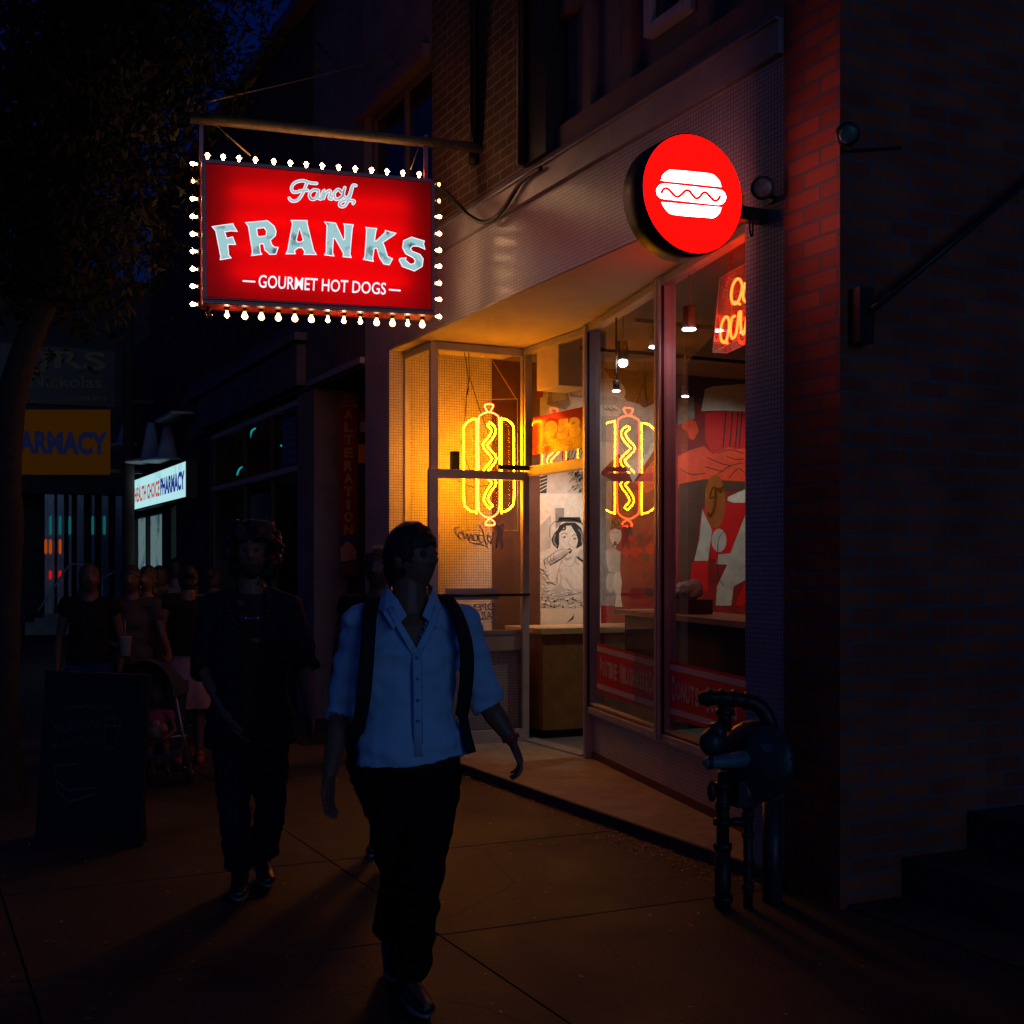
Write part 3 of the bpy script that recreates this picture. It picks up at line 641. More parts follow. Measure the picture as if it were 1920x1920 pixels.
d.poly(zp([(1205, 340), (1225, 280), (1290, 290), (1298, 370), (1250, 372)]), 'lgrey', 6.5); d.stroke(zp([(1210, 340), (1250, 368), (1300, 372)]), 3.2, 'ink', 6.8)
d.poly(zp([(930, 480), (955, 440), (975, 520), (990, 600), (1040, 560), (1090, 540), (1130, 620), (1200, 570), (1270, 600), (1298, 650), (1298, 722), (930, 722)]), 'lgrey', 6.9)
for i in range(60):
    x = rnd.uniform(935, 1290); y = rnd.uniform(600, 715); a = rnd.uniform(10, 24); an = rnd.uniform(-40, 40)
    d.ell(*zp([(x, y)])[0], a / 4, a / 8, 'white' if i % 2 else 'lgrey', 8.6 + .012 * i, an); d.stroke(zp([(x - a, y + a * .4), (x, y + a * .55), (x + a, y + a * .2)]), .7, 'ink', 8.6 + .012 * i + .005)
for i in range(14): x = rnd.uniform(930, 990); y = rnd.uniform(420, 600); d.ell(*zp([(x, y)])[0], 4, 2.4, 'white', 9.5 + .02 * i, rnd.uniform(20, 70)); d.stroke(zp([(x - 12, y), (x, y + 12), (x + 14, y + 4)]), .8, 'ink', 9.8)
for st, wd in (([(1078, 300), (1100, 330), (1128, 352), (1160, 335)], 3.5), ([(1195, 330), (1192, 370), (1215, 395)], 3), ([(1070, 430), (1085, 500), (1075, 560)], 4), ([(1120, 500), (1160, 560), (1190, 590)], 5), ([(1250, 420), (1262, 500), (1250, 580)], 4)): d.stroke(zp(st), wd, 'lgrey', 6.15)
for st, wd in (([(1215, 130), (1240, 170), (1238, 225)], 2.2), ([(1040, 170), (1030, 215), (1050, 255)], 2.2)): d.stroke(zp(st), wd, 'grey', 5.3)
for i in range(26): x = rnd.uniform(940, 1285); y = rnd.uniform(615, 715); d.ell(*zp([(x, y)])[0], 2.2, 1.4, 'ink' if i % 2 else 'grey', 9.4 + .004 * i, rnd.uniform(0, 90))
d.poly(zp([(930, 722), (1298, 722), (1298, 870), (930, 870)]), 'cream', 9.9); d.poly(zp([(1120, 835), (1165, 790), (1180, 765), (1176, 800), (1160, 812)]), 'ink', 10.5)
# man in a cap, pale shirt, behind the first pane
z8 = zc(1100, 560, 5.647)
d.poly(z8([(150, 560), (640, 560), (770, 650), (775, 1520), (150, 1520)]), 'lgrey', 1.5); d.poly(z8([(150, 560), (640, 560), (730, 800), (730, 1100), (560, 1180), (420, 1080), (150, 700)]), 'woodd', 2)
d.ell(*z8([(220, 990)])[0], 33, 26, 'white', 3); d.poly(z8([(130, 1130), (300, 1130), (370, 1180), (330, 1250), (130, 1240)]), 'white', 3.5); d.ell(*z8([(230, 1090)])[0], 26, 10, 'lgrey', 3.3)
for i in range(6): d.stroke(z8([(170 + i * 22, 1145 + (i % 2) * 20), (195 + i * 22, 1180), (230 + i * 20, 1160 + (i % 3) * 16)]), .9, 'ink', 4)
d.poly(z8([(440, 1085), (560, 1120), (650, 1200), (695, 1310), (700, 1480), (640, 1640), (420, 1720), (380, 1560), (330, 1400), (360, 1240), (430, 1170)]), 'lgrey', 3.2)
for i in range(8): d.stroke(z8([(660 - i * 22, 1260 + i * 30), (610 - i * 18, 1420 + i * 16), (560 - i * 10, 1560 + i * 12)]), .8 + (i % 3) * .4, 'grey', 4)
d.poly(z8([(150, 1600), (330, 1560), (420, 1700), (300, 1960), (150, 1960)]), 'white', 3); d.poly(z8([(440, 1720), (610, 1690), (560, 1800)]), 'white', 4)
d.poly(z8([(730, 1010), (765, 850), (775, 1500), (725, 1550)]), 'white', 5)
# red ground with black figures
d.poly([(1126, 885), (1160, 850), (1186, 905), (1240, 822), (1262, 815), (1262, 1180), (1126, 1180)], 'dredp', 5)
d.poly([(1190, 905), (1262, 818), (1262, 900), (1210, 925)], 'orp', 5.4); d.poly([(1228, 800), (1236, 805), (1238, 860), (1228, 900)], 'ink', 5.6)
zq = z7
d.poly(zq([(180, 120), (280, 170), (270, 560), (330, 800), (350, 1150), (180, 1150)]), 'grey', 5.5)
d.ell(*zq([(305, 595)])[0], 11, 19, 'white', 6.5); d.poly(zq([(262, 560), (275, 490), (330, 480), (345, 560), (300, 545)]), 'ink', 7)
for ex in (288, 322): d.stroke(zq([(ex - 10, 580), (ex, 572), (ex + 10, 582)]), .9, 'ink', 7)
d.ell(*zq([(302, 672)])[0], 3.2, 6.4, 'ink', 7); d.ell(*zq([(302, 690)])[0], 2.2, 3.2, 'lgrey', 7.4)
d.poly(zq([(220, 720), (290, 700), (345, 730), (340, 880), (310, 900), (250, 880), (235, 810)]), 'lgrey', 6); d.ell(*zq([(268, 970)])[0], 9.5, 18, 'lgrey', 6.4)
d.poly(zq([(295, 900), (340, 880), (355, 960), (345, 1070), (360, 1160), (300, 1160), (310, 1080), (285, 990)]), 'white', 6.6)
for i in range(26):
    x = rnd.uniform(380, 700); y = rnd.uniform(560, 1050); a = rnd.uniform(14, 48)
    d.poly(zq([(x - a, y), (x - a * .2, y - a * 1.1), (x + a * .8, y - a * .3), (x + a * .4, y + a), (x - a * .5, y + a * .6)]), 'redp' if i % 3 else 'woodd', 5.8 + i * .01)
# right pane: hands on a bun, then a big red and grey graphic
d.poly([(1262, 560), (1420, 560), (1420, 1180), (1262, 1180)], 'woodd', 1.2); d.poly([(1262, 760), (1420, 760), (1420, 1180), (1262, 1180)], 'dredp', 1.6)
d.poly(z8([(1210, 1190), (1250, 960), (1330, 930), (1680, 900), (1680, 1195), (1450, 1185)]), 'white', 2); d.poly(z8([(960, 1060), (1130, 1040), (1140, 1270), (960, 1340)]), 'grey', 2)
d.poly(z8([(1250, 1215), (1400, 1190), (1680, 1195), (1680, 1620), (1330, 1660), (1250, 1500)]), 'redp', 3)
for x in (1470, 1540, 1600, 1640): d.stroke(z8([(x, 1200), (x - 15, 1400), (x - 30, 1570)]), 2.6, 'ink', 3.5)
d.poly(z8([(960, 1670), (1100, 1600), (1240, 1560), (1330, 1650), (1500, 1570), (1560, 1600), (1680, 1580), (1680, 2000), (960, 2000)]), 'orp', 4)
d.poly(z8([(1000, 1330), (1090, 1270), (1150, 1300), (1180, 1400), (1130, 1500), (1080, 1480), (1060, 1400), (1010, 1380)]), 'orp', 4)
for st in [[(1250, 1780), (1400, 1820), (1440, 1830)], [(1270, 1680), (1400, 1740), (1520, 1770)], [(1380, 1640), (1500, 1600), (1660, 1640)], [(1480, 1670), (1560, 1700), (1660, 1700)], [(1500, 1900), (1600, 1800), (1680, 1860)], [(1330, 1900), (1500, 1780), (1640, 1740)], [(980, 1800), (1100, 1860), (1250, 1850)]]:
    d.stroke(z8(st), 1.6, 'ink', 4.6)
d.poly(zq([(800, 200), (1000, 160), (1320, 180), (1320, 260), (1180, 250), (980, 390), (960, 560), (930, 800), (870, 1150), (800, 1150)]), 'woodd', 4.8)
d.poly(zq([(985, 400), (1010, 370), (1080, 340), (1320, 345), (1320, 420), (1210, 760), (1100, 800), (1050, 780), (1050, 560), (960, 560)]), 'redp', 5)
d.poly(zq([(1180, 330), (1185, 300), (1240, 275), (1320, 240), (1320, 345), (1230, 345)]), 'white', 5.2); d.poly(zq([(1320, 440), (1320, 950), (1230, 1000), (1210, 1150), (1090, 1150), (1100, 1000), (1180, 830), (1095, 825), (1110, 750), (1205, 740)]), 'lgrey', 5.4)
d.poly(zq([(985, 400), (1060, 560), (1030, 800), (920, 800), (960, 640)]), 'lgrey', 5.5); d.ell(*zq([(1115, 640)])[0], 14, 22, 'lgrey', 5.7)
d.poly(zq([(905, 810), (1030, 800), (1030, 1040), (880, 1040)]), 'redp', 5.8); d.poly(zq([(1240, 1150), (1320, 960), (1320, 1150)]), 'redp', 6); d.stroke(zq([(1170, 560), (1110, 640), (1110, 900), (1150, 1000)]), 1.2, 'ink', 6.2)
murals = d.build('mural', shop)

# ---- things inside the shop
ct = MB(); x0 = pY(1014, 1300, 9.86).x
ct.box(x0 + .02, 8.3, 9.86, 10.45, .15, 1.0, 'wood'); ct.box(x0 + .06, 8.3, 9.9, 10.45, .076, .15, 'ink')
cn = ct.build('service_counter', None); tag(cn, 'brown wooden counter with pale top, seen through the open doorway', 'counter')
MB().box(x0 - .02, 8.32, 9.82, 10.55, 1.001, 1.05, 'woodl').build('countertop', None, cn)
# eating bar along the slanting window
bm = MB(); h0 = pR(1240, 1147)
a, b = rs(.25, 0, -.12), rs(LRS - .05, 0, -.12); c_, e_ = rs(LRS - .05, 0, -.62), rs(.25, 0, -.62)
bar_ = bm.prism([(a.x, a.y), (b.x, b.y), (c_.x, c_.y), (e_.x, e_.y)], 1.225, 1.262, 'woodl').build('eating_bar'); tag(bar_, 'long thin wooden eating bar running just inside the slanting window', 'counter')
fr = MB(); q = [rs(.27, 0, -.2), rs(LRS - .07, 0, -.2), rs(LRS - .07, 0, -.25), rs(.27, 0, -.25)]; fr.prism([(v.x, v.y) for v in q], .55, 1.224, 'woodd'); fr.build('front_panel', None, bar_)
for t in (.3, 1.7, 3.2):
    v = rs(t, 0, -.55); MB().box(v.x - .03, v.x + .03, v.y - .03, v.y + .03, .076, 1.224, 'dark').build('leg', None, bar_)
# napkin box with crumpled paper on the bar
v = pP(1288, 1140, rs(0, 0, -.3), RN); v.z = 1.263
nb = MB(); nb.box(v.x - .10, v.x + .10, v.y - .17, v.y + .17, v.z, v.z + .10, 'woodd'); nbo = nb.build('napkin_box'); tag(nbo, 'dark wooden box heaped with crumpled pale paper, on the bar by the second pane', 'box')
cp = MB(); rr = random.Random(5)
for i in range(7):
    cp.ell((v.x + rr.uniform(-.05, .05), v.y + rr.uniform(-.12, .12), v.z + .13 + rr.uniform(0, .05)), rr.uniform(.04, .07), rr.uniform(.05, .08), rr.uniform(.03, .06), 'cream', Matrix.Rotation(rr.uniform(0, 3), 3, 'X'), 7, 5)
for p_ in range(len(cp.sm)): cp.sm[p_] = False
cp.build('paper', None, nbo)
# duct box hanging by the doorway
v = pZ(1062, 722, 2.95); v = pY(1047, 722, 9.35)
du = MB().box(v.x, v.x + .30, 9.35, 9.75, v.z, ZS + .002, 'cream').build('duct_box', bevel=.004); tag(du, 'square cream duct box dropping from the ceiling above the doorway', 'duct')
# rail along the ceiling with spotlights
M['spotface'] = emat('spot_lamp_glow', (.80, .84, 1.0), 30)
rail = MB(); p0 = pZ(1120, 700, 3.36); p1 = pZ(1397, 740, 3.36)
ym = 8.9
rail.box(5.2, 8.9, 9.35, 9.39, 3.44, 3.47, 'dark'); rail.box(5.0, 8.9, 8.12, 8.16, 3.44, 3.47, 'dark'); ro = rail.build('ceiling_rail'); tag(ro, 'pair of thin dark lamp rails under the shop ceiling, seen through the slanting window', 'rail')
spots = [(1168, 680, 3.12, 1.0, (-.1, -.9)), (1229, 655, 3.10, .55, (.2, .6)), (1292, 622, 3.10, .55, (.3, .8)), (1155, 737, 2.9, .25, (0, 1)), (1285, 747, 2.9, .2, (0, 1))]
labs = ['bright spotlight aimed at the street, lowest of the big three behind the first pane', 'white spotlight beside the mullion, seen through the first pane', 'white spotlight near the middle of the second pane, right of the mullion',
        'small dim spotlight over the cap of the mural man', 'tiny spotlight low behind the second pane, above the red hands']
for (px, py, z, k, aim), lb in zip(spots, labs):
    v = pZ(px, py, z)
    if v.y > 10.3: v = pY(px, py, 10.1)
    t = thing('spotlight', v, lb, 'spotlight', 'spotlights under the shop ceiling')
    s_ = 1.0 if k > .3 else .6
    lk = MB(); lk.tube([(v.x, v.y, v.z + .02), (v.x, v.y, v.z + .16 * s_)], .042 * s_, 'woodd', 14); lk.build('housing', None, t)
    MB().tube([(v.x, v.y, v.z + .16 * s_), (v.x, v.y, 3.523)], .006, 'ceil').build('stem', None, t)
    if k == 1.0:
        MB().ell(v, .035, .035, .035, 'spotface').build('lamp', None, t)
    else: MB().lathe((v.x, v.y, v.z), (0, 0, 1), [(.012, .044 * s_), (.019, .043 * s_)], 'spotface').build('lamp', None, t)
def spot(name, loc, target, watts, ang, col, blend=.6, size=.04):
    l = bpy.data.lights.new(name, 'SPOT'); l.energy = watts; l.spot_size = R(ang); l.spot_blend = blend; l.color = col; l.shadow_soft_size = size
    o = bpy.data.objects.new(name, l); COL.objects.link(o); o.location = loc
    o.rotation_euler = (Vector(target) - Vector(loc)).to_track_quat('-Z', 'Y').to_euler(); return o
wh = (1, .93, .82)
spot('spot_beam', (5.75, 9.3, 3.15), (5.50, 10.6, 1.6), 85, 50, wh); spot('spot_beam', (6.35, 9.2, 3.1), (6.3, 10.6, 2.4), 32, 80, wh)
spot('spot_beam', (7.2, 9.1, 3.1), (7.4, 10.6, 2.2), 34, 80, wh); spot('spot_beam', (5.5, 8.9, 3.3), (5.6, 9.3, .1), 30, 58, (.9, .95, .85))
spot('spot_beam', (8.0, 8.8, 3.1), (7.9, 10.6, 1.9), 26, 80, wh)

# ---- neon hot dog hanging in the display box
M['neonY'] = emat('yellow_neon_tube', (1.0, .33, .0018), 88); M['neonR'] = emat('orange_red_neon_tube', (1.0, .035, .006), 48); M['neonO'] = emat('orange_neon_tube', (1.0, .030, .004), 34)
YN = 10.05
fn = lambda a_, b_: pY(a_, b_, YN)
neon = thing('neon_hot_dog', tuple(fn(918, 985)), 'yellow and orange neon hot dog on a clear panel, hanging upright in the corner window', 'neon sign')
def ntube(nm, pts, m, closed=False, y=YN, r=.0066, k=6):
    p = [Vector(q) for q in z2(pts)]
    if k: p = spl(p, closed, k)
    MB().tube([pY(q[0], q[1], y) for q in p], r, m, 8, True, closed).build(nm, None, neon)
ntube('bun_tube', [(845, 925), (843, 1280), (845, 1640), (835, 1655), (800, 1650), (762, 1620), (742, 1570), (740, 1280), (738, 1000), (748, 950), (785, 912), (825, 897), (843, 905)], 'neonY', True)
ntube('bun_tube', [(1048, 1640), (1048, 1280), (1046, 920), (1056, 898), (1100, 908), (1138, 945), (1148, 1000), (1150, 1280), (1150, 1560), (1125, 1620), (1085, 1650), (1055, 1655)], 'neonY', True)
ntube('sausage_tube', [(862, 920), (885, 862), (945, 842), (1008, 865), (1028, 925), (1030, 1280), (1030, 1600), (1008, 1675), (945, 1705), (885, 1675), (862, 1610), (862, 1280)], 'neonR', True)
ntube('knot_tube', [(935, 840), (912, 795), (925, 778), (970, 778), (980, 795), (955, 840)], 'neonR'); ntube('knot_tube', [(960, 1705), (922, 1740), (925, 1765), (985, 1765), (990, 1742), (950, 1705)], 'neonR')
cl = [Vector(q) for q in spl([Vector(q) for q in [(942, 935), (985, 985), (960, 1050), (912, 1110), (950, 1165), (990, 1220), (950, 1285), (915, 1330), (950, 1375), (988, 1420), (950, 1480), (920, 1555), (965, 1620)]], False, 3)]
sl = []; sr = []
for i, p in enumerate(cl):
    t = (cl[min(i + 1, len(cl) - 1)] - cl[max(i - 1, 0)]).normalized(); nn = Vector((-t.y, t.x)) * 17; sl.append(p + nn); sr.append(p - nn)
ntube('mustard_tube', sl + sr[::-1], 'neonY', True, k=0)
pn = [pY(x, y, YN + .05) for x, y in ((866, 750), (970, 748), (971, 995), (866, 995))]
ac = MB(); ac.add(pn, [[0, 1, 2, 3]], 'backing')
for i in range(4): ac.tube([pn[i], pn[(i + 1) % 4]], .003, 'edge', 4)
ac.build('backing_panel', None, neon)
for a_, b_ in (((1170, 735), (975, 420)), ((730, 735), (890, 350))):
    p, q = [Vector(t_) for t_ in z2([a_, b_])]; pts = [pY(*p.lerp(q, k / 6), YN + .05) for k in range(7)]; pts[-1].z = min(pts[-1].z, ZS)
    MB().tube(pts, .0025, 'gold', 5).build('chain', None, neon)
for st in ([(745, 350), (775, 560), (760, 740), (745, 950), (715, 1100)], [(780, 350), (785, 560), (770, 700)], [(790, 560), (855, 770), (900, 900), (1000, 1180)], [(760, 1240), (800, 1330), (870, 1345)], [(690, 1400), (800, 1450), (940, 1440)]):
    MB().tube([pY(q[0], q[1], YN + .09) for q in spl([Vector(t_) for t_ in z2(st)], False, 5)], .004, 'black', 6).build('cord', None, neon)
p = pY(*z2([(668, 1275)])[0], YN); MB().box(p.x - .03, p.x + .03, YN - .03, YN + .04, p.z - .07, p.z + .12, 'black').build('transformer', None, neon)

# ---- hanging neon with quilted letters behind the second pane
z9 = zc(1080, 380, 3.693)
def pQ(a_, b_, dd=-.16): return pP(a_, b_, R0 + RN * dd, RN)
q0 = pQ(*z9([(1100, 900)])[0])
nq = thing('neon_word_sign', tuple(q0), 'red orange neon word sign in a clear box, half behind the tiled pillar', 'neon sign')
def qt(pts, closed=False): MB().tube([pQ(q[0], q[1]) for q in spl([Vector(t_) for t_ in z9(pts)], closed, 6)], .008, 'neonO', 8, True, closed).build('letter_tube', None, nq)
qt([(1130, 530), (1150, 570), (1140, 640), (1115, 695), (1085, 695), (1075, 640), (1085, 575), (1108, 535)], True); qt([(1085, 690), (1110, 690), (1135, 703)])
qt([(1172, 555), (1160, 610), (1158, 660), (1175, 685), (1200, 660), (1215, 600), (1222, 545)])
qt([(1050, 795), (1060, 830), (1055, 900), (1035, 965), (1008, 955), (1000, 900), (1012, 830), (1032, 795)], True); qt([(1005, 955), (1030, 965), (1048, 972)])
qt([(1100, 785), (1080, 800), (1070, 860), (1072, 915), (1085, 940), (1105, 915), (1118, 850), (1128, 765), (1142, 755)]); qt([(1142, 758), (1140, 830), (1145, 890), (1160, 910), (1175, 850), (1188, 745)]); qt([(1205, 740), (1200, 820), (1205, 890)]); qt([(1250, 730), (1225, 750), (1222, 800), (1235, 860), (1260, 850)])
ab = MB(); c4 = [z9([q_])[0] for q_ in ((995, 522), (1300, 352), (1300, 860), (948, 1035))]
F1 = [pQ(x, y, -.12) for x, y in c4]; F2 = [pQ(x, y, -.22) for x, y in c4]
for i in range(4): F2[i] = F1[i] - RN * .10
ab.add(F1 + F2, [[0, 1, 2, 3], [4, 7, 6, 5], [0, 4, 5, 1], [3, 2, 6, 7], [0, 3, 7, 4]], 'hazy')
for a_, b_ in ((0, 1), (3, 2), (0, 3), (4, 7), (7, 6), (3, 7), (0, 4)): P8 = F1 + F2; ab.tube([P8[a_], P8[b_]], .004, 'edge', 4)
ab.build('acrylic_box', None, nq)
ch = MB(); t0 = Vector(z9([(1035, 500)])[0]); 
for i in range(15):
    v = pQ(*(Vector(z9([(1040, 560)])[0]).lerp(Vector(z9([(1100, 285)])[0]), i / 14))); ch.lathe(v, RN if i % 2 else (0, 1, .3), [(-.001, .010), (.0015, .010)], 'neon_ch' if 'neon_ch' in M else 'redp', 8)
ch.build('chain', None, nq)
# ================================================================ BIG PROJECTING SIGN
M['redtrans'] = transl('red_translucent_panel', (.80, .0004, .0004), .004)
M['tubelight'] = emat('fluorescent_tube', (1, .95, .9), 7.2)
M['boxin'] = mat('sign_box_inside', (.8, .8, .8), .8)
M['signframe'] = mat('sign_frame_red_paint', (.26, .018, .008), .32, spec=.7)
M['pipe'] = mat('weathered_pipe', (.20, .14, .06), .6, .3, var=.3, vscale=30)
M['letW'] = emat('lit_white_letter', (.88, .86, 1.0), 1.15)
def smudged(name, c1, c2, s, sc):
    m = bpy.data.materials.new(name); m.use_nodes = True; n = m.node_tree.nodes; l = m.node_tree.links; n.remove(n['Principled BSDF'])
    tc = n.new('ShaderNodeTexCoord'); t = n.new('ShaderNodeTexNoise'); t.inputs['Scale'].default_value = sc; t.inputs['Detail'].default_value = 3
    l.new(tc.outputs['Object'], t.inputs[0]); r = n.new('ShaderNodeValToRGB'); e = r.color_ramp.elements
    e[0].position = .30; e[0].color = (*c2, 1); e[1].position = .46; e[1].color = (*c1, 1); l.new(t.outputs[0], r.inputs[0])
    em = n.new('ShaderNodeEmission'); em.inputs[1].default_value = s; l.new(r.outputs[0], em.inputs[0]); l.new(em.outputs[0], n['Material Output'].inputs[0]); return m
M['letT'] = smudged('weathered_pale_letter', (.36, .62, .64), (.06, .15, .17), .95, 11)
PA = Vector((3.98, 8.697, 0)); PBp = Vector((1.909, 9.008, 0)); SU = (PA - PBp).normalized(); SN = Vector((SU.y, -SU.x, 0)); 
if SN.y > 0: SN = -SN
z1 = zc(320, 180, 3.5556)
FACE0 = PA + SN * .09; BCK = .18
def pS(a, b, off=0): return pP(a, b, FACE0 + SN * off, SN)
def p1(x, y, off=0): q = z1([(x, y)])[0]; return pS(q[0], q[1], off)
tl, tr, br, bl = p1(206, 418), p1(1760, 556), p1(1760, 1448), p1(212, 1368)
hx0, hx1 = (tl + bl) / 2, (tr + br) / 2
top = (tl.z + tr.z) / 2; bot = (bl.z + br.z) / 2
sign = thing('shop_sign', tuple(Vector(((hx0.x + hx1.x) / 2, (hx0.y + hx1.y) / 2, bot))), 'large red lightbox sign ringed with glowing round bulbs, hung from a pipe over the pavement', 'sign')
bx = MB()
def qd(p, q, d1, d2, wd): pass
for a_, b_ in ((tl, tr), (br, bl), (tr, br), (bl, tl)):
    d = (b_ - a_); inn = SN.cross(d).normalized(); c = (tl + br) / 2
    if inn.dot(c - a_) < 0: inn = -inn
    e = d.normalized() * .0
    bx.obox(a_ + SN * .012, d, inn * .03, -SN * (BCK + .024), 'signframe')
for a_, b_ in ((bl, br),): bx.obox(a_ + SN * .028 - Z3 * .001, b_ - a_, -Z3 * .018, -SN * (BCK + .056), 'signframe'); bx.obox(a_ + SN * .03 + Z3 * .012, b_ - a_, Z3 * .012, -SN * .016, 'signframe')
bx.obox(tl + SN * .026 - SU * .002, SU * .014, bl - tl, -SN * .02, 'signframe')
bx.build('frame', None, sign, bevel=.003)
ins = .028
def corner(a_, sx, sz): return a_ + SU * sx * ins - Z3 * sz * ins
ft, fr_, fb, fl = corner(tl, 1, 1), corner(tr, -1, 1), corner(br, -1, -1), corner(bl, 1, -1)
MB().add([ft, fr_, fb, fl], [[0, 3, 2, 1]], 'redtrans').build('panel', None, sign)
MB().add([v - SN * BCK for v in (ft, fr_, fb, fl)], [[0, 1, 2, 3]], 'redtrans').build('panel', None, sign)
li = MB(); P_ = [ft, fr_, fb, fl]; c = (ft + fb) / 2
for i in range(4):
    a_, b_ = P_[i], P_[(i + 1) % 4]; inn = SN.cross(b_ - a_).normalized(); inn = inn if inn.dot(c - a_) > 0 else -inn
    li.obox(a_ - inn * -.001 - SN * .003, b_ - a_, inn * .001, -SN * (BCK - .006), 'boxin')
li.build('lining', None, sign)
for k in (.2, .4, .6, .8):
    a_ = ft.lerp(fl, k).lerp(fr_.lerp(fb, k), .10) - SN * BCK / 2; b_ = ft.lerp(fl, k).lerp(fr_.lerp(fb, k), .90) - SN * BCK / 2
    MB().tube([a_, b_], .013, 'tubelight', 6).build('tube_light', None, sign)
d = Draw(lambda a_, b_: pS(a_, b_), SN, base=.004, step=.0012)
def letter(outer, holes=()):
    def off(pts, k):
        P2 = [Vector(q) for q in pts]; N = len(P2); ar = sum(P2[i].x * P2[(i + 1) % N].y - P2[(i + 1) % N].x * P2[i].y for i in range(N)); sg = 1 if ar > 0 else -1; out = []
        for i in range(N):
            a_ = (P2[i] - P2[i - 1]).normalized(); b_ = (P2[(i + 1) % N] - P2[i]).normalized(); n1 = Vector((a_.y, -a_.x)) * sg; n2 = Vector((b_.y, -b_.x)) * sg
            m_ = (n1 + n2); m_ = m_.normalized() if m_.length > 1e-3 else n1; out.append(P2[i] + m_ * k / max(.5, m_.dot(n1)))
        return out
    d.poly(z1(off(outer, 3)), 'letW', 0, [z1(off(h, -3)) for h in holes]); d.poly(z1(off(outer, -3)), 'letT', 1, [z1(off(h, 3)) for h in holes])
letter([(277, 872), (415, 852), (420, 868), (443, 903), (400, 900), (360, 906), (372, 950), (412, 940), (418, 955), (432, 990), (380, 990), (386, 1060), (402, 1080), (330, 1092), (334, 1072), (300, 900)])
letter([(500, 845), (645, 832), (690, 870), (702, 905), (698, 930), (664, 962), (672, 990), (690, 1008), (716, 1010), (700, 1055), (660, 1056), (628, 1028), (618, 985), (592, 988), (596, 1038), (606, 1056), (538, 1064), (545, 1040), (518, 870)], [[(572, 884), (622, 878), (640, 900), (636, 932), (588, 940), (578, 930)]])
letter([(803, 830), (910, 832), (908, 848), (952, 1030), (970, 1057), (888, 1056), (894, 1038), (876, 1012), (848, 1012), (824, 1032), (830, 1052), (768, 1053), (780, 1030), (812, 850)], [[(858, 880), (884, 962), (870, 974), (846, 974), (836, 962)]])
letter([(1026, 840), (1098, 848), (1150, 960), (1160, 956), (1160, 870), (1153, 853), (1217, 860), (1210, 880), (1194, 1055), (1203, 1077), (1148, 1072), (1152, 1050), (1096, 950), (1084, 950), (1078, 1045), (1088, 1067), (1026, 1060), (1036, 1040), (1042, 862)])
letter([(1300, 877), (1372, 885), (1366, 905), (1358, 968), (1370, 968), (1432, 908), (1430, 898), (1500, 916), (1490, 926), (1412, 978), (1424, 1002), (1444, 1070), (1478, 1086), (1456, 1126), (1420, 1120), (1392, 1078), (1374, 1014), (1356, 1016), (1346, 1082), (1350, 1103), (1284, 1090), (1294, 1072), (1306, 895)])
letter([(1552, 966), (1605, 942), (1690, 968), (1684, 985), (1694, 1022), (1650, 1002), (1612, 1000), (1598, 1018), (1608, 1036), (1660, 1056), (1682, 1086), (1676, 1136), (1625, 1167), (1545, 1138), (1522, 1094), (1528, 1084), (1568, 1080), (1564, 1096), (1600, 1124), (1624, 1116), (1630, 1098), (1618, 1080), (1566, 1052), (1546, 1014)])
for wd, mm, ly in ((22, 'letW', 0), (13, 'letT', 1)):
    f_ = wd / 3.5556
    for st in ([(850, 640), (815, 640), (806, 610), (830, 578), (880, 566), (930, 580), (972, 584)], [(908, 580), (890, 625), (868, 670), (840, 698), (806, 700), (790, 682)], [(858, 634), (912, 630)],
               [(985, 632), (950, 628), (925, 655), (935, 686), (965, 684), (986, 640), (982, 678), (1000, 688)], [(1000, 688), (1022, 628), (1014, 690), (1032, 652), (1056, 632), (1066, 645), (1056, 682), (1074, 688)],
               [(1138, 642), (1116, 624), (1090, 650), (1098, 688), (1130, 682), (1150, 660)], [(1160, 612), (1150, 655), (1165, 680), (1190, 665), (1212, 600), (1234, 598)], [(1212, 604), (1190, 680), (1160, 733), (1130, 735), (1128, 714), (1160, 696), (1200, 698), (1222, 702), (1216, 718)]):
        d.stroke(z1(st), f_, mm, ly)
d.text('GOURMET HOT DOGS', z1([(588, 1192), (1436, 1246), (1432, 1326), (584, 1278)]), 'letW', 1, .008)
for a_, b_ in (((484, 1234), (560, 1239)), ((1458, 1292), (1528, 1298))): d.stroke(z1([a_, b_]), 3, 'letW', 1, smooth=False)
d.poly(z1([(629, 785), (635, 785), (631, 805)]), 'ink', 1)
d.build('lettering', sign)
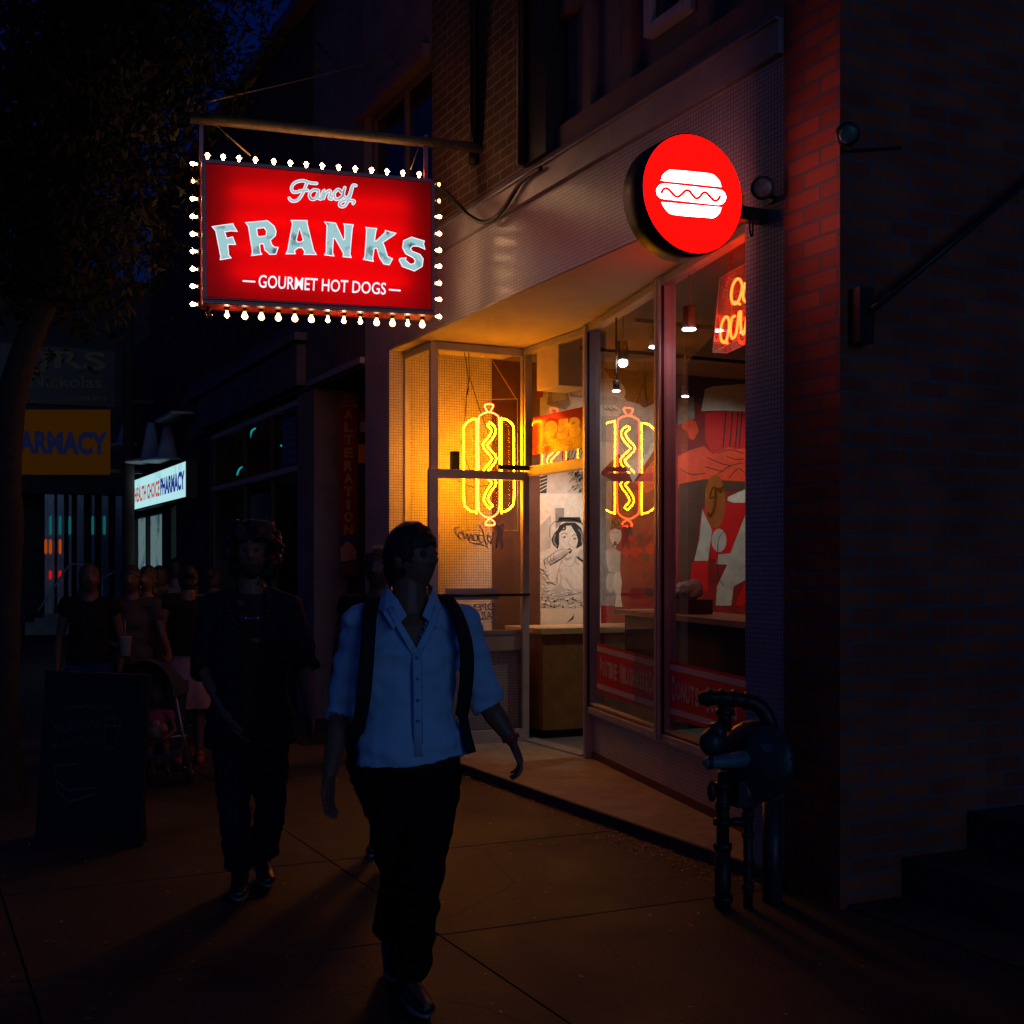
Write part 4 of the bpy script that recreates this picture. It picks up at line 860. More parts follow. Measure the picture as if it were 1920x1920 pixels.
# bulbs
M['bulbW'] = emat('glowing_bulb', (1, .56, .27), 66); M['bulbY'] = emat('warm_glowing_bulb', (1, .50, .16), 16); M['bulbD'] = emat('dim_bulb_filament', (1, .45, .12), 16)
M['bulbglass'] = glassmat('bulb_glass', (.97, .95, .93), 2.0); M['socket'] = mat('bulb_socket', (.05, .03, .02), .5); M['brass'] = mat('brass_ring', (.5, .38, .15), .35, .8)
def bulb(c, dr, kind):
    """pear-shaped lamp; c = widest point of the glass, dr = outwards"""
    dr = Vector(dr); L = .060; base = c - dr * .036
    so = MB().lathe(base - dr * .022, dr, [(0, .017), (.014, .017), (.018, .021), (.023, .014)], 'socket', 10).build('bulb_socket', None, sign)
    gl = MB().lathe(base, dr, [(0, .012), (.008, .014), (.02, .022), (.034, .0275), (.046, .0255), (.056, .017), (.062, .002)], 'bulbglass', 12).build('bulb', None, sign)
    if kind == 'off': MB().tube([base, base + dr * .02], .004, 'brass', 6).build('filament', None, gl)
    elif kind == 'dim': MB().ell(base + dr * .032, .011, .011, .014, 'bulbD', n=8, k=5).build('filament', None, gl)
    elif kind == 'Y': MB().lathe(base + dr * .002, dr, [(0, .008), (.018, .017), (.032, .0235), (.044, .021), (.054, .010)], 'bulbY', 8).build('filament', None, gl)
    else: MB().lathe(base + dr * .003, dr, [(0, .005), (.012, .007), (.024, .0125), (.034, .0145), (.043, .011), (.048, .004)], 'bulbW', 8).build('filament', None, gl)
mid = -BCK / 2 - .0
for i, x in enumerate((245, 350, 455, 565, 687, 797, 903, 1010, 1120, 1230, 1340, 1442, 1548, 1656)):
    v = p1(x, 366 + (x - 245) * .0895, mid); t = tl.z + (tr.z - tl.z) * i / 13; v.z = t + .058; bulb(v, (0, 0, 1), 'W')
for i, x in enumerate((256, 375, 494, 605, 718, 828, 938, 1048, 1155, 1264, 1373, 1479, 1580, 1677)):
    v = p1(x, 1478 + (x - 256) * .0493, mid); t = bl.z + (br.z - bl.z) * i / 13; v.z = t - .075; bulb(v, (0, 0, -1), 'off' if i == 0 else ('W' if i in (1, 7, 8, 9, 12) else 'Y'))
for i, y in enumerate((447, 563, 680, 800, 917, 1032, 1150, 1265, 1385)):
    v = p1(102, y, mid); e = (tl + bl) / 2 - SN * (BCK / 2); v = Vector((e.x, e.y, v.z)) - SU * .060; bulb(v, -SU, 'dim' if i == 1 else 'W')
for i, y in enumerate((590, 700, 806, 920, 1030, 1137, 1250, 1357, 1472)):
    v = p1(1800, y, mid); e = (tr + br) / 2 - SN * (BCK / 2); v = Vector((e.x, e.y, v.z)) + SU * .060; bulb(v, SU, 'dim' if i < 2 else 'W')
zp_ = 4.775
pa = Vector((PA.x, PA.y, zp_)); pb_ = Vector((PBp.x, PBp.y, zp_)) - SU * .05
ar = MB().tube([pa, pb_], .038, 'pipe', 14).build('support_pipe', None, sign)
for q in (z1([(203, 300)])[0], z1([(1700, 420)])[0]):
    b_ = pP(q[0], q[1], pa, SN); MB().obox(Vector((b_.x, b_.y, top - .01)) - SU * .014 - SN * .015, SU * .028, SN * .03, Z3 * (zp_ + .06 - top), 'signframe').build('hanger', None, sign)
rd = MB(); u_ = lambda a_, b_: pP(a_, b_, pa, SN)
rd.tube([u_(398, 228), u_(470, 292)], .006, 'pipe', 6); rd.build('brace_rod', None, sign); rd = MB(); rd.tube([u_(785, 275) + SN * .01, u_(770, 318)], .005, 'pipe', 6); rd.build('brace_rod', None, sign)
rd = MB(); rd.tube([u_(388, 191), pX(575, 148, 3.2), pX(740, 105, XU)], .006, 'pipe', 6); rd.tube([pb_ + SU * .08, u_(388, 191)], .008, 'pipe', 6); rd.build('stay_cable', None, sign)
cd = [(745, 990), (850, 1015), (930, 1085), (1030, 1190), (1150, 1310), (1310, 1388), (1440, 1345), (1560, 1225), (1650, 1090), (1740, 945), (1830, 850), (1920, 785), (2010, 740)]
zz8 = zc(700, 200, 6.4); pts = []
for i, q in enumerate(spl([Vector(t_) for t_ in zz8(cd)], False, 4)): k = i / 48; pts.append(pX(q[0], q[1], min(3.72 + .3 * k, 3.865)))
o = MB().tube(pts, .017, 'black', 10).build('power_cable'); tag(o, 'thick black power cable looping from the red bulb sign to the pale ledge', 'cable')
o = MB(); v = pX(888, 283, XU - .03); o.tube([v, (v.x, v.y, 9)], .028, 'black', 10); o.tube([v - Vector((0, 0, .10)), v], .04, 'black', 10); o = o.build('conduit'); tag(o, 'dark vertical conduit running up the brick wall above the hanging pipe', 'conduit')

# ================================================================ ROUND SIGN
M['redface'] = emat('lit_red_face', (1.0, .0012, .0008), 4.5); M['whiteface'] = emat('lit_white_symbol', (.96, .90, .95), 6)
AN = R(0); DU = Vector((math.cos(AN), -math.sin(AN), 0)); DN = Vector((-math.sin(AN), -math.cos(AN), 0))
D0 = pP(1296, 367, (3.42, 5.02, 0), DN)
zr = zc(1120, 200, 4.8)
hts = [pP(1290, 252, D0, DN).z, pP(1290, 475, D0, DN).z]; DR = abs(hts[0] - hts[1]) / 2 + .004; DC = Vector((D0.x, D0.y, sum(hts) / 2))
xl, xr_ = pP(1203, 360, D0, DN), pP(1389, 370, D0, DN); DC.x, DC.y = (xl.x + xr_.x) / 2, (xl.y + xr_.y) / 2
rsn = thing('round_sign', tuple(DC - Z3 * DR), 'round glowing red sign with a white hot dog symbol, by the brick corner', 'sign')
DR2 = DR
MB().lathe(DC - DN * .165, DN, [(0, DR2 - .006), (.003, DR2), (.170, DR2), (.1745, DR2 - .005), (.1745, DR2 - .008)], 'dark', 64).build('drum', None, rsn)
MB().lathe(DC + DN * .0098, DN, [(0, DR2 - .007), (.001, DR2 - .009)], 'redface', 64, False).build('face', None, rsn)
MB().lathe(DC - DN * .1665, DN, [(0, DR2 - .02), (.001, DR2 - .02)], 'redface', 64, False).build('face', None, rsn)
d = Draw(lambda a_, b_: pP(a_, b_, DC + DN * .011, DN), DN, base=.002)
d.poly(zr(spl([(576, 652), (590, 612), (640, 574), (700, 572), (1000, 602), (1060, 628), (1100, 676), (1110, 718), (1098, 722), (840, 694), (590, 668)], True, 4)), 'whiteface')
d.stroke(zr([(597, 762), (1088, 816)]), 140 / 4.8, 'whiteface', smooth=False)
d.poly(zr(spl([(578, 868), (600, 862), (850, 884), (1100, 906), (1112, 914), (1096, 960), (1050, 1000), (980, 1000), (690, 974), (620, 934)], True, 4)), 'whiteface')
d.stroke(zr([(574, 776), (590, 745), (622, 738), (655, 765), (690, 802), (722, 812), (756, 790), (790, 758), (822, 760), (856, 802), (885, 828), (915, 815), (945, 780), (975, 776), (1010, 812), (1045, 846), (1078, 842), (1098, 812)]), 25 / 4.8, 'redface', 2)
for v in list(d.mb.v): pass
back_sym = MB(); back_sym.add([v - DN * 2 * (v - DC).dot(DN) - DN * .1665 for v in d.mb.v], [f[::-1] for f in d.mb.f], 'whiteface'); back_sym.m = [back_sym.mi(d.mb.mats[i]) for i in d.mb.m]; back_sym.build('symbol', None, rsn)
d.build('symbol', rsn)
am = MB(); p = pP(1391, 383, DC, DN); am.obox(p - DN * .10 - Z3 * .036 - DU * .02, DU * .36, -DN * .06, Z3 * .066, 'dark'); am.build('arm', None, rsn)
lo = MB(); lo.tube([Vector((3.78, 5.06, p.z - .04)) + Vector((0, .04 * math.cos(a), -.05 - .045 * math.sin(a))) + Vector((.04 * math.cos(a), 0, 0)) for a in [R(k * 20) for k in range(-4, 13)]], .005, 'black', 6); lo.build('wire_loop', None, rsn)
fl_ = pX(1430, 352, 3.80)
M['lens'] = mat('dusty_lamp_lens', (.11, .17, .15), .3, var=.5, vscale=25)
ax = Vector((-.55, -.8, -.12)).normalized()
t = thing('floodlight', tuple(fl_), 'unlit round floodlight with a dusty greenish lens, between the round red sign and the brick', 'floodlight')
MB().lathe(fl_ - ax * .13, ax, [(0, .02), (.01, .035), (.06, .045), (.12, .058), (.128, .058), (.13, .052)], 'dark', 20).build('housing', None, t)
MB().lathe(fl_ + ax * .001, ax, [(0, .051), (.004, .04), (.006, .01)], 'lens', 20).build('lens', None, t)
MB().tube([fl_ - ax * .1, fl_ + Vector((.12, .06, -.02)), (XF, fl_.y + .1, fl_.z - .03)], .012, 'dark', 8).build('bracket', None, t)

# ================================================================ BRICK NEIGHBOUR ON THE RIGHT
nb_ = thing('brick_building', (6, 3, 0), 'dark red brick building corner at the right edge of the picture', 'building')
w = MB(); w.box(XF - .004, 9.2, 4.58, 4.988, -.1, 10, 'brickR'); w.build('wall', None, nb_)
o = MB(); o.box(3.97, 9, 3.0, 4.578, -.1, .018, 'stone'); o.box(4.30, 9, 3.001, 4.577, .0185, .204, 'stone'); o.box(4.72, 9, 3.002, 4.576, .2045, .39, 'stone')
o = o.build('stone_steps', bevel=.008); tag(o, 'dark shallow stone steps beside the red brick wall, bottom right', 'steps')
o = thing('wall_awning_arm', tuple(pY(1625, 640, 4.53)), 'black slanting metal arm rising right from a wall plate on the brick side wall', 'awning arm')
b_ = MB(); a0, a1 = pY(1612, 537, 4.5), pY(1639, 644, 4.5); b_.box(a0.x, a1.x, 4.50, 4.578, a1.z, a0.z, 'dark'); b_.build('wall_plate', None, o)
v0, v1 = pY(1637, 580, 4.46), pY(1990, 285, 4.46); MB().tube([v0, v1], .017, 'black', 10).build('pole', None, o)
o = thing('wall_lamp', tuple(pY(1592, 250, 4.45)), 'small unlit dark lamp on the corner of the brick wall, above the slanting arm', 'lamp')
v = pY(1590, 252, 4.45); ax = Vector((-.5, -.8, -.35)).normalized()
MB().lathe(v - ax * .10, ax, [(0, .03), (.02, .05), (.09, .055), (.10, .05)], 'dark', 16).build('housing', None, o); MB().lathe(v, ax, [(0, .046), (.006, .03)], 'lens', 16).build('lens', None, o)
MB().tube([v, (v.x + .12, 4.56, v.z - .02), pY(1690, 276, 4.572)], .006, 'woodd', 8).build('conduit', None, o)

# ================================================================ GAS METER
M['meter'] = mat('meter_blue_grey_paint', (.022, .035, .048), .42, .1, var=.5, vscale=10); M['meterp'] = mat('pale_teal_paint_patch', (.06, .17, .20), .5, var=.4, vscale=14); M['blackpipe'] = mat('rusty_black_pipe', (.03, .022, .02), .5, .3, var=.4, vscale=20)
zm = zc(1240, 1240, 3.692); WM = 5.88
def pm_(x, y, dw=0): q = zm([(x, y)])[0]; return pW(q[0], q[1], WM + dw)
gm = thing('gas_meter', tuple(pm_(430, 1700)), 'blue grey gas meter with round regulator and black pipes before the tiled pillar', 'gas meter')
b_ = MB(); b_.tube([pm_(425, 1290), pm_(425, 1730) - Z3 * .02], .038, 'blackpipe', 14); b_.tube([pm_(428, 760), pm_(425, 1300)], .030, 'blackpipe', 14)
for y, r_ in ((860, .045), (1000, .036), (1110, .046), (1280, .044), (1640, .048)): b_.tube([pm_(425, y - 22), pm_(425, y + 22)], r_, 'blackpipe', 8)
b_.ell(pm_(350, 900), .022, .022, .05, 'blackpipe'); b_.build('pipe', None, gm)
b_ = MB(); b_.tube([pm_(600, 1000), pm_(600, 1480), pm_(600, 1780)], .022, 'blackpipe', 12)
for y in (1060, 1200, 1390, 1560): b_.tube([pm_(600, y - 20), pm_(600, y + 20)], .03, 'blackpipe', 8)
b_.tube([pm_(430, 1110), pm_(600, 1110)], .022, 'blackpipe', 10); b_.build('pipe', None, gm)
b_ = MB(); b_.tube([pm_(770, 960, .1), pm_(770, 1800, .1)], .048, 'meter', 14); b_.build('pipe', None, gm)
b_ = MB(); b_.tube(spl([pm_(300, 255), pm_(420, 250), pm_(560, 268), pm_(660, 300), pm_(720, 360), pm_(755, 440), pm_(765, 520, .05)], False, 4), .036, 'blackpipe', 14, round_=True)
for x, y in ((330, 250), (410, 250), (500, 258), (585, 272)): b_.tube([pm_(x - 14, y - 1), pm_(x + 14, y + 2)], .0425, 'blackpipe', 10)
b_.tube([pm_(440, 280), pm_(440, 480)], .032, 'blackpipe', 14); b_.tube([pm_(440, 330), pm_(440, 372)], .044, 'blackpipe', 8); b_.build('elbow_pipe', None, gm)
dax = (-ray(1405, 1400).normalized() + Vector((-1.0, .1, 0)) * .9).normalized()
c = pm_(648, 690)
b_ = MB(); b_.lathe(c - dax * .05, dax, [(-.02, .05), (0, .14), (.015, .18), (.03, .192), (.045, .192), (.058, .178), (.085, .13), (.10, .07), (.105, .02)], 'meter', 30); b_.build('regulator_disc', None, gm)
e1 = dax.orthogonal().normalized(); e2 = dax.cross(e1); b_ = MB()
for k in range(14): a_ = 2 * math.pi * k / 14; q = c + (e1 * math.cos(a_) + e2 * math.sin(a_)) * .182 - dax * .012; b_.lathe(q, dax, [(0, .008), (.016, .008), (.018, .004)], 'rod_' if 'rod_' in M else 'dark', 6)
b_.build('bolt', None, gm); b_ = MB(); u1 = (Z3 - dax * dax.z).normalized(); u2 = dax.cross(u1); b_.obox(c + dax * .0335 - u2 * .10 + u1 * .05, u2 * .06, u1 * .035, dax * .012, 'meterp'); b_.build('plate', None, gm)
b_ = MB(); b_.tube([pm_(325, 700, -.08), pm_(460, 690, -.05), pm_(600, 672, 0)], [.026, .036, .042], 'meterp', 14, round_=True); b_.tube([pm_(322, 702, -.085), pm_(345, 700, -.08)], .034, 'meter', 8)
b_.ell(pm_(355, 560), .062, .062, .07, 'meter'); b_.ell(pm_(600, 900, .03), .075, .06, .09, 'meter'); b_.tube([pm_(355, 500), pm_(430, 470)], .05, 'meter', 12); b_.box(*(lambda q: (q.x - .05, q.x + .06, q.y - .03, q.y + .05, q.z - .07, q.z + .05))(pm_(570, 900)), 'meter'); b_.build('meter_body', None, gm)

# ================================================================ LEAF LITTER AND SCRAPS
rr = random.Random(11); lt = MB(); M['leaf'] = mat('dry_leaf', (.42, .20, .06), .8, var=.5, vscale=30); M['scrap'] = mat('pale_scrap', (.55, .5, .45), .8)
for i in range(1300):
    if i < 950: x = XF - .035 - abs(rr.gauss(0, .07)); y = rr.uniform(5.0, 11); 
    else: x = rr.uniform(.2, 3.8); y = rr.uniform(2.6, 9)
    if i % 3 == 0 and i < 950: x = 3.85 - rr.random() * .2; y = 5.2 + rr.random() * 1.2
    a = rr.uniform(0, 6.28); s_ = rr.uniform(.004, .013); z = .002 + rr.random() * .008; ux = Vector((math.cos(a), math.sin(a), rr.uniform(-.3, .5))) * s_; uy = Vector((-math.sin(a), math.cos(a), rr.uniform(-.3, .5))) * s_ * .6
    c = Vector((x, y, z + .004)); lt.add([c - ux, c - uy, c + ux, c + uy], [[0, 1, 2, 3]], 'scrap' if i % 17 == 0 else 'leaf')
tag(lt.build('leaf_litter'), 'dry leaf litter gathered along the foot of the shop step', 'litter', kind='stuff')

# ================================================================ SHOPS FURTHER ALONG
M['wallv'] = mat('dark_painted_wall', (.10, .085, .11), .8, var=.3, vscale=2)
M['wallb'] = mat('dark_brick_far', (.05, .035, .03), .85, var=.3, vscale=4)
sh = thing('alterations_shop', (5, 15, 0), 'dark closed shop with a recessed doorway, just left of the tiled shop', 'shop')
w = MB(); w.box(XF, 4.3, 11.19, 13.0, 3.47, 4.30, 'wallv'); w.box(XF, 4.3, 12.80, 13.42, 0, 3.47, 'stuccod'); w.box(XF, 4.3, 17.72, 19.3, 0, 3.47, 'wallb'); w.box(XF, 4.3, 13.0, 19.3, 3.50, 4.30, 'wallv')
w.box(4.06, 5.5, 11.19, 11.25, 0, 3.47, 'wallb'); w.box(4.3, 5.5, 12.80, 12.9, 0, 3.47, 'wallb'); w.box(5.5, 5.6, 11.19, 12.9, 0, 3.47, 'wallb'); w.box(XF + .02, 5.5, 11.19, 12.8, 3.471, 3.55, 'wallb')
w.box(XF + .02, 4.25, 13.42, 17.72, 0, .55, 'wallb'); w.box(4.8, 7, 13.42, 19.3, 0, 3.5, 'wallb'); w.box(XU, XU + .3, 13.0, 22.6, 4.302, 7.72, 'wallb'); w.box(XF - .1, XU + .4, 13.12, 22.6, 7.60, 7.74, 'stuccod'); w.build('wall', None, sh)
w = MB(); w.box(XF - .10, XF - .001, 13.1, 18.0, 3.54, 3.98, 'wallv'); w.box(XF - .14, XF - .001, 13.05, 18.9, 4.02, 4.10, 'stuccod'); w.box(XF - .05, XF - .001, 11.2, 12.9, 3.5, 3.56, 'trim'); w.build('sign_board', None, sh)
w = MB()
for y in (13.45, 14.6, 15.9, 17.66): w.box(XF + .02, XF + .10, y - .04, y + .04, .551, 3.42, 'dark')
for z in (.57, 2.66, 3.38): w.box(XF + .015, XF + .095, 13.42, 17.7, z, z + .06, 'alu' if z > 1 else 'dark')
wo = w.build('shop_window', None, sh)
M['dimglass'] = glassmat('dim_shop_glass', (.6, .68, .7), .22); MB().add([(XF + .06, 13.42, .56), (XF + .06, 17.7, .56), (XF + .06, 17.7, 3.4), (XF + .06, 13.42, 3.4)], [[0, 1, 2, 3]], 'dimglass').build('pane', None, wo)
M['teal'] = emat('teal_reflection_glow', (.0, .50, .52), .9)  # added glowing tubes standing in for teal reflections in the pane
t = thing('reflection_squiggle', tuple(pX(460, 880, 4.25)), 'small teal glowing squiggles added as reflections in the dark transom window', 'neon sign')
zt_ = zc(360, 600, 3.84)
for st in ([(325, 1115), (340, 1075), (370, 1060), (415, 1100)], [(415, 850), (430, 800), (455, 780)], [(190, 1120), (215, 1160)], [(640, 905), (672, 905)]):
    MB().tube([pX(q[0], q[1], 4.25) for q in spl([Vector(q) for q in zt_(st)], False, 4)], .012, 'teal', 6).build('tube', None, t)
# curtains and pale hanging cloth in the window
M['cloth'] = mat('pale_curtain', (.30, .38, .38), .8, var=.3)
cu = MB(); rr = random.Random(2)
for (y0, y1, z0, z1_) in ((16.2, 17.6, .7, 2.6), (13.5, 14.7, .7, 2.6)):
    n = 40; vs = []
    for i in range(n + 1): y = y0 + (y1 - y0) * i / n; x = 4.45 + .04 * math.sin(i * 1.1) + .01 * rr.random(); vs += [(x, y, z0), (x, y, z1_)]
    cu.add(vs, [[2 * i, 2 * i + 2, 2 * i + 3, 2 * i + 1] for i in range(n)], 'cloth', True)
cu.build('curtain', None, sh)
M['fillglow'] = emat('shop_fill_glow', (.5, .8, .85), 9.0); MB().lathe((4.3, 17.2, 1.45), (0, 0, 1), [(0, .03), (.05, .03)], 'fillglow', 8).build('fill_lamp', None, sh); MB().lathe((4.3, 14.2, 1.5), (0, 0, 1), [(0, .02), (.05, .02)], 'fillglow', 8).build('fill_lamp', None, sh)  # small lamps added inside the window to brighten the curtains
M['altred'] = mat('faded_red_sign', (.24, .02, .03), .6, var=.15); M['altyel'] = mat('faded_yellow_letters', (.55, .34, .06), .6); M['blueprint'] = mat('blue_print', (.05, .06, .22), .6, var=.2)
YA = 12.74; d = Draw(lambda a_, b_: pY(a_, b_, YA), (0, -1, 0)); zt2 = zc(360, 600, 3.84)
av = [pY(x, y, YA) for x, y in ((635, 738), (686, 738), (686, 1082), (635, 1082))]
d.poly(zt2([(1056, 528), (1192, 528), (1192, 1850), (1056, 1850)]), 'altred')
for i, ch in enumerate('ALTERATION'):
    yc_ = 642 + i * 92.5; d.text(ch, zt2([(1094 if ch != 'I' else 1112, yc_), (1158 if ch != 'I' else 1136, yc_), (1158 if ch != 'I' else 1136, yc_ + 72), (1094 if ch != 'I' else 1112, yc_ + 72)]), 'altyel', 1, .05)
d.text('ALL', zt2([(1095, 540), (1150, 540), (1150, 562), (1095, 562)]), 'lilac', 1, .02); d.text('KINDS OF', zt2([(1074, 574), (1176, 574), (1176, 596), (1074, 596)]), 'lilac', 1, .02); d.text('CLOTHING', zt2([(1066, 606), (1184, 606), (1184, 630), (1066, 630)]), 'lilac', 1, .02)
d.poly(zt2([(1060, 1560), (1190, 1540), (1190, 1850), (1060, 1850)]), 'blueprint', 2); d.poly(zt2([(1066, 1640), (1120, 1590), (1180, 1650), (1186, 1720), (1070, 1740)]), 'beige', 3); d.poly(zt2([(1070, 1760), (1180, 1740), (1180, 1800), (1090, 1830)]), 'dredp', 3)
o = d.build('alteration_sign'); tag(o, 'tall narrow red vertical sign with faded yellow ALTERATION letters in a dark doorway', 'sign')
for (x0, y0, x1, y1), mm, lb in (((1200, 645, 1260, 725), 'altred', 'small red notice on the doorway wall, topmost right of the tall red sign'), ((1206, 732, 1260, 805), 'lilac', 'small white notice just below the small red one in the dark doorway'),
        ((1196, 895, 1260, 1030), 'yellow', 'small yellow notice on the doorway wall, beside the tiled pier'), ((1200, 1050, 1260, 1160), 'blueprint', 'small blue notice, lowest of those beside the tall red sign')):
    d = Draw(lambda a_, b_: pY(a_, b_, YA), (0, -1, 0)); d.poly(zt2([(x0, y0), (x1, y0), (x1, y1), (x0, y1)]), mm); tag(d.build('paper_notice'), lb, 'notice', 'notices in the dark doorway')
d = Draw(lambda a_, b_: pX(a_, b_, XF + .012), (-1, 0, 0))
d.poly(zt2([(650, 720), (755, 690), (755, 1030), (650, 1070)]), 'blueprint')
for i in range(6): d.stroke(zt2([(662, 760 + i * 52), (745, 735 + i * 52)]), 2.2, 'grey', 1, smooth=False)
o = d.build('window_notice'); tag(o, 'blue price notice pasted in the corner of the dark transom window', 'notice')
# pharmacy
ph = thing('pharmacy_building', (5, 22, 0), 'low dark pharmacy front with faintly lit windows under the white lightbox', 'building')
w = MB(); w.box(XF, 4.3, 19.3, 25.3, 2.56, 4.3, 'wallb'); w.box(XF, 4.3, 19.3, 20.1, 0, 2.56, 'wallb'); w.box(XF, 4.3, 24.2, 25.3, 0, 2.56, 'wallb'); w.box(XF, 4.3, 20.5, 21.3, 0, 2.56, 'wallb'); w.box(XU, XU + .3, 22.6, 25.3, 4.3, 5.7, 'wallb'); w.box(4.3, 8, 25.0, 25.3, 0, 5.7, 'wallb'); w.box(XF, 4.3, 20.1, 24.2, 0, .4, 'wallb'); w.box(6, 6.1, 19.3, 25.3, 0, 4, 'wallb'); w.build('wall', None, ph)
M['phwin'] = smudged('lit_frosted_window', (.11, .18, .19), (.02, .06, .075), .8, 2.2); M['phblind'] = emat('lit_blind', (.20, .62, .62), .8); M['phlamp'] = emat('window_lamp', (1, .95, .85), 5)
w = MB(); w.box(XF + .1, XF + .12, 21.3, 24.2, .4, 2.5, 'phwin'); w.build('lit_window', None, ph); w = MB(); w.box(XF + .1, XF + .12, 20.12, 20.48, .4, 2.55, 'phblind')
for i in range(22): w.box(XF + .09, XF + .099, 20.12, 20.48, .45 + i * .1, .46 + i * .1, 'dark')
w.build('window_blind', None, ph)
w = MB()
for y in (21.34, 22.9, 24.16): w.box(XF + .02, XF + .09, y - .05, y + .05, .4, 2.56, 'dark')
w.box(XF + .021, XF + .089, 21.3, 24.2, .4, .46, 'dark'); w.box(XF + .021, XF + .089, 21.3, 24.2, 2.50, 2.558, 'dark')
w.build('window_frame', None, ph)
v = pX(312, 1062, XF + .09); MB().ell(v, .02, .10, .16, 'phlamp').build('lamp', None, ph)
M['lb'] = smudged('lightbox_face', (.42, .74, .78), (.30, .60, .66), 1.05, 3); M['lbred'] = emat('lit_red_letter', (.62, .07, .05), .7); M['lbblue'] = emat('lit_blue_letter', (.02, .03, .30), .8)
XP = XF - .16; c4 = [pX(252, 905, XP), pX(348, 865, XP), pX(348, 930, XP), pX(253, 956, XP)]
t = thing('pharmacy_lightbox', tuple((c4[2] + c4[3]) / 2), 'bright white and teal lightbox sign with red and blue pharmacy lettering', 'sign')
zt_, zb_ = (c4[0].z + c4[1].z) / 2 + .02, (c4[2].z + c4[3].z) / 2; ya_, yb_ = (c4[1].y + c4[2].y) / 2, (c4[0].y + c4[3].y) / 2
MB().box(XP + .002, XF - .002, ya_ - .02, yb_ + .02, zb_ - .02, zt_ + .02, 'dark').build('case', None, t); MB().add([(XP, yb_, zb_), (XP, ya_, zb_), (XP, ya_, zt_), (XP, yb_, zt_)], [[0, 1, 2, 3]], 'lb').build('face', None, t)
d = Draw(lambda a_, b_: Vector((XP, yb_ + (ya_ - yb_) * a_, zb_ + (zt_ - zb_) * b_)), (-1, 0, 0))
d.text('HEALTH CHOICE', [(.01, .72), (.54, .72), (.54, .22), (.01, .22)], 'lbred', 0, .03); d.text('PHARMACY', [(.555, .76), (.985, .76), (.985, .22), (.555, .22)], 'lbblue', 0, .05); d.build('lettering', t)
M['cone'] = mat('pale_teal_bracket', (.45, .5, .5), .6)
for (px, yt, yb2, lb) in ((283, 793, 868, 'tall pale inverted funnel fixture above the left half of the white lightbox'), (314, 800, 866, 'tall pale inverted funnel fixture above the right end of the white lightbox'), (236, 792, 838, 'faint pale funnel fixture left of the white lightbox, over the dark wall')):
    a_, b_ = pX(px, yt, XF - .14), pX(px, yb2, XF - .14); t = thing('wall_funnel', (b_.x, b_.y, b_.z), lb, 'wall fixture', 'pale funnel fixtures on the pharmacy wall'); h_ = a_.z - b_.z
    MB().lathe(b_, (0, 0, 1), [(.02, .34), (.05, .30), (.07, .17), (h_ * .5, .12), (h_, .06)], 'cone', 16).build('funnel', None, t); MB().lathe(b_, (0, 0, 1), [(0, .42), (.02, .42)], 'cone', 16, False).build('plate', None, t)
o = MB(); a_ = pX(318, 788, XF - .2); o.box(XF - .35, XF - .01, a_.y - .9, a_.y + .4, a_.z, a_.z + .04, 'cone'); o = o.build('wall_shelf'); tag(o, 'small pale canopy plate high on the wall over the white lightbox', 'canopy')
# projecting signs over the pavement
M['yelbox'] = emat('unlit_yellow_glow', (.025, .0085, .0004), 1); M['yelblue'] = emat('unlit_blue_glow', (.004, .005, .022), 1); M['jrs'] = emat('unlit_grey_glow', (.0052, .0062, .006), 1)  # unlit signs: a faint glow is put into faces and letters to show them
YP = 22.0; fnp = lambda a_, b_: pY(a_, b_, YP)
t = thing('pharmacy_projecting_sign', tuple(fnp(120, 892)), 'dull yellow box sign with big blue PHARMACY letters, hanging behind the tree trunk', 'sign')
q = [fnp(-30, 768), fnp(207, 768), fnp(207, 890), fnp(-30, 890)]; MB().box(q[0].x, q[1].x, YP + .01, YP + .25, q[2].z, q[0].z, 'dark').build('case', None, t); MB().add([(v.x, YP, v.z) for v in q], [[3, 2, 1, 0]], 'yelbox').build('face', None, t)
d = Draw(fnp, (0, -1, 0), base=.01, step=.004); d.text('PHARMACY', [(-12, 806), (202, 810), (202, 854), (-12, 850)], 'yelblue', 0, .05); d.build('lettering', t)
t = thing('tutor_sign', tuple(fnp(120, 768)), 'black box sign with large dim JRS letters, above the yellow pharmacy sign', 'sign')
q = [fnp(-30, 640), fnp(216, 645), fnp(216, 764), fnp(-30, 764)]; MB().box(q[0].x, q[1].x, YP + .01, YP + .25, q[2].z, q[0].z, 'dark').build('case', None, t)
d = Draw(fnp, (0, -1, 0), base=.01, step=.004); d.text('JRS', [(62, 656), (198, 661), (198, 704), (62, 700)], 'jrs', 0, .02); d.build('lettering', t); d = Draw(fnp, (0, -1, 0), base=.01, step=.004); d.text('Nickolas', [(56, 703), (190, 706), (190, 728), (56, 726)], 'jrs', 0, .01); d.build('lettering', t); d = Draw(fnp, (0, -1, 0), base=.01, step=.004); d.text('floor', [(20, 744), (72, 744), (72, 756), (20, 756)], 'jrs', 0, 0); d.build('lettering', t); d = Draw(fnp, (0, -1, 0), base=.01, step=.004); d.text('(416)504-8910', [(121, 742), (199, 742), (199, 756), (121, 756)], 'jrs', 0, 0); d.build('lettering', t)
o = MB(); o.box(3.2, XF, YP + .08, YP + .14, 4.4, 4.46, 'dark'); o.box(3.2, XF, YP + .08, YP + .14, 3.2, 3.26, 'dark'); o = o.build('sign_bracket'); tag(o, 'dark steel bracket arms holding the projecting signs to the wall', 'bracket')
o = MB(); v = pX(241, 900, 3.5); o.tube([(v.x, v.y, 0), (v.x, v.y, 10)], [.10, .08], 'wallb', 12); o = o.build('utility_pole'); tag(o, 'tall dark utility pole between the projecting signs and the pharmacy wall', 'pole')
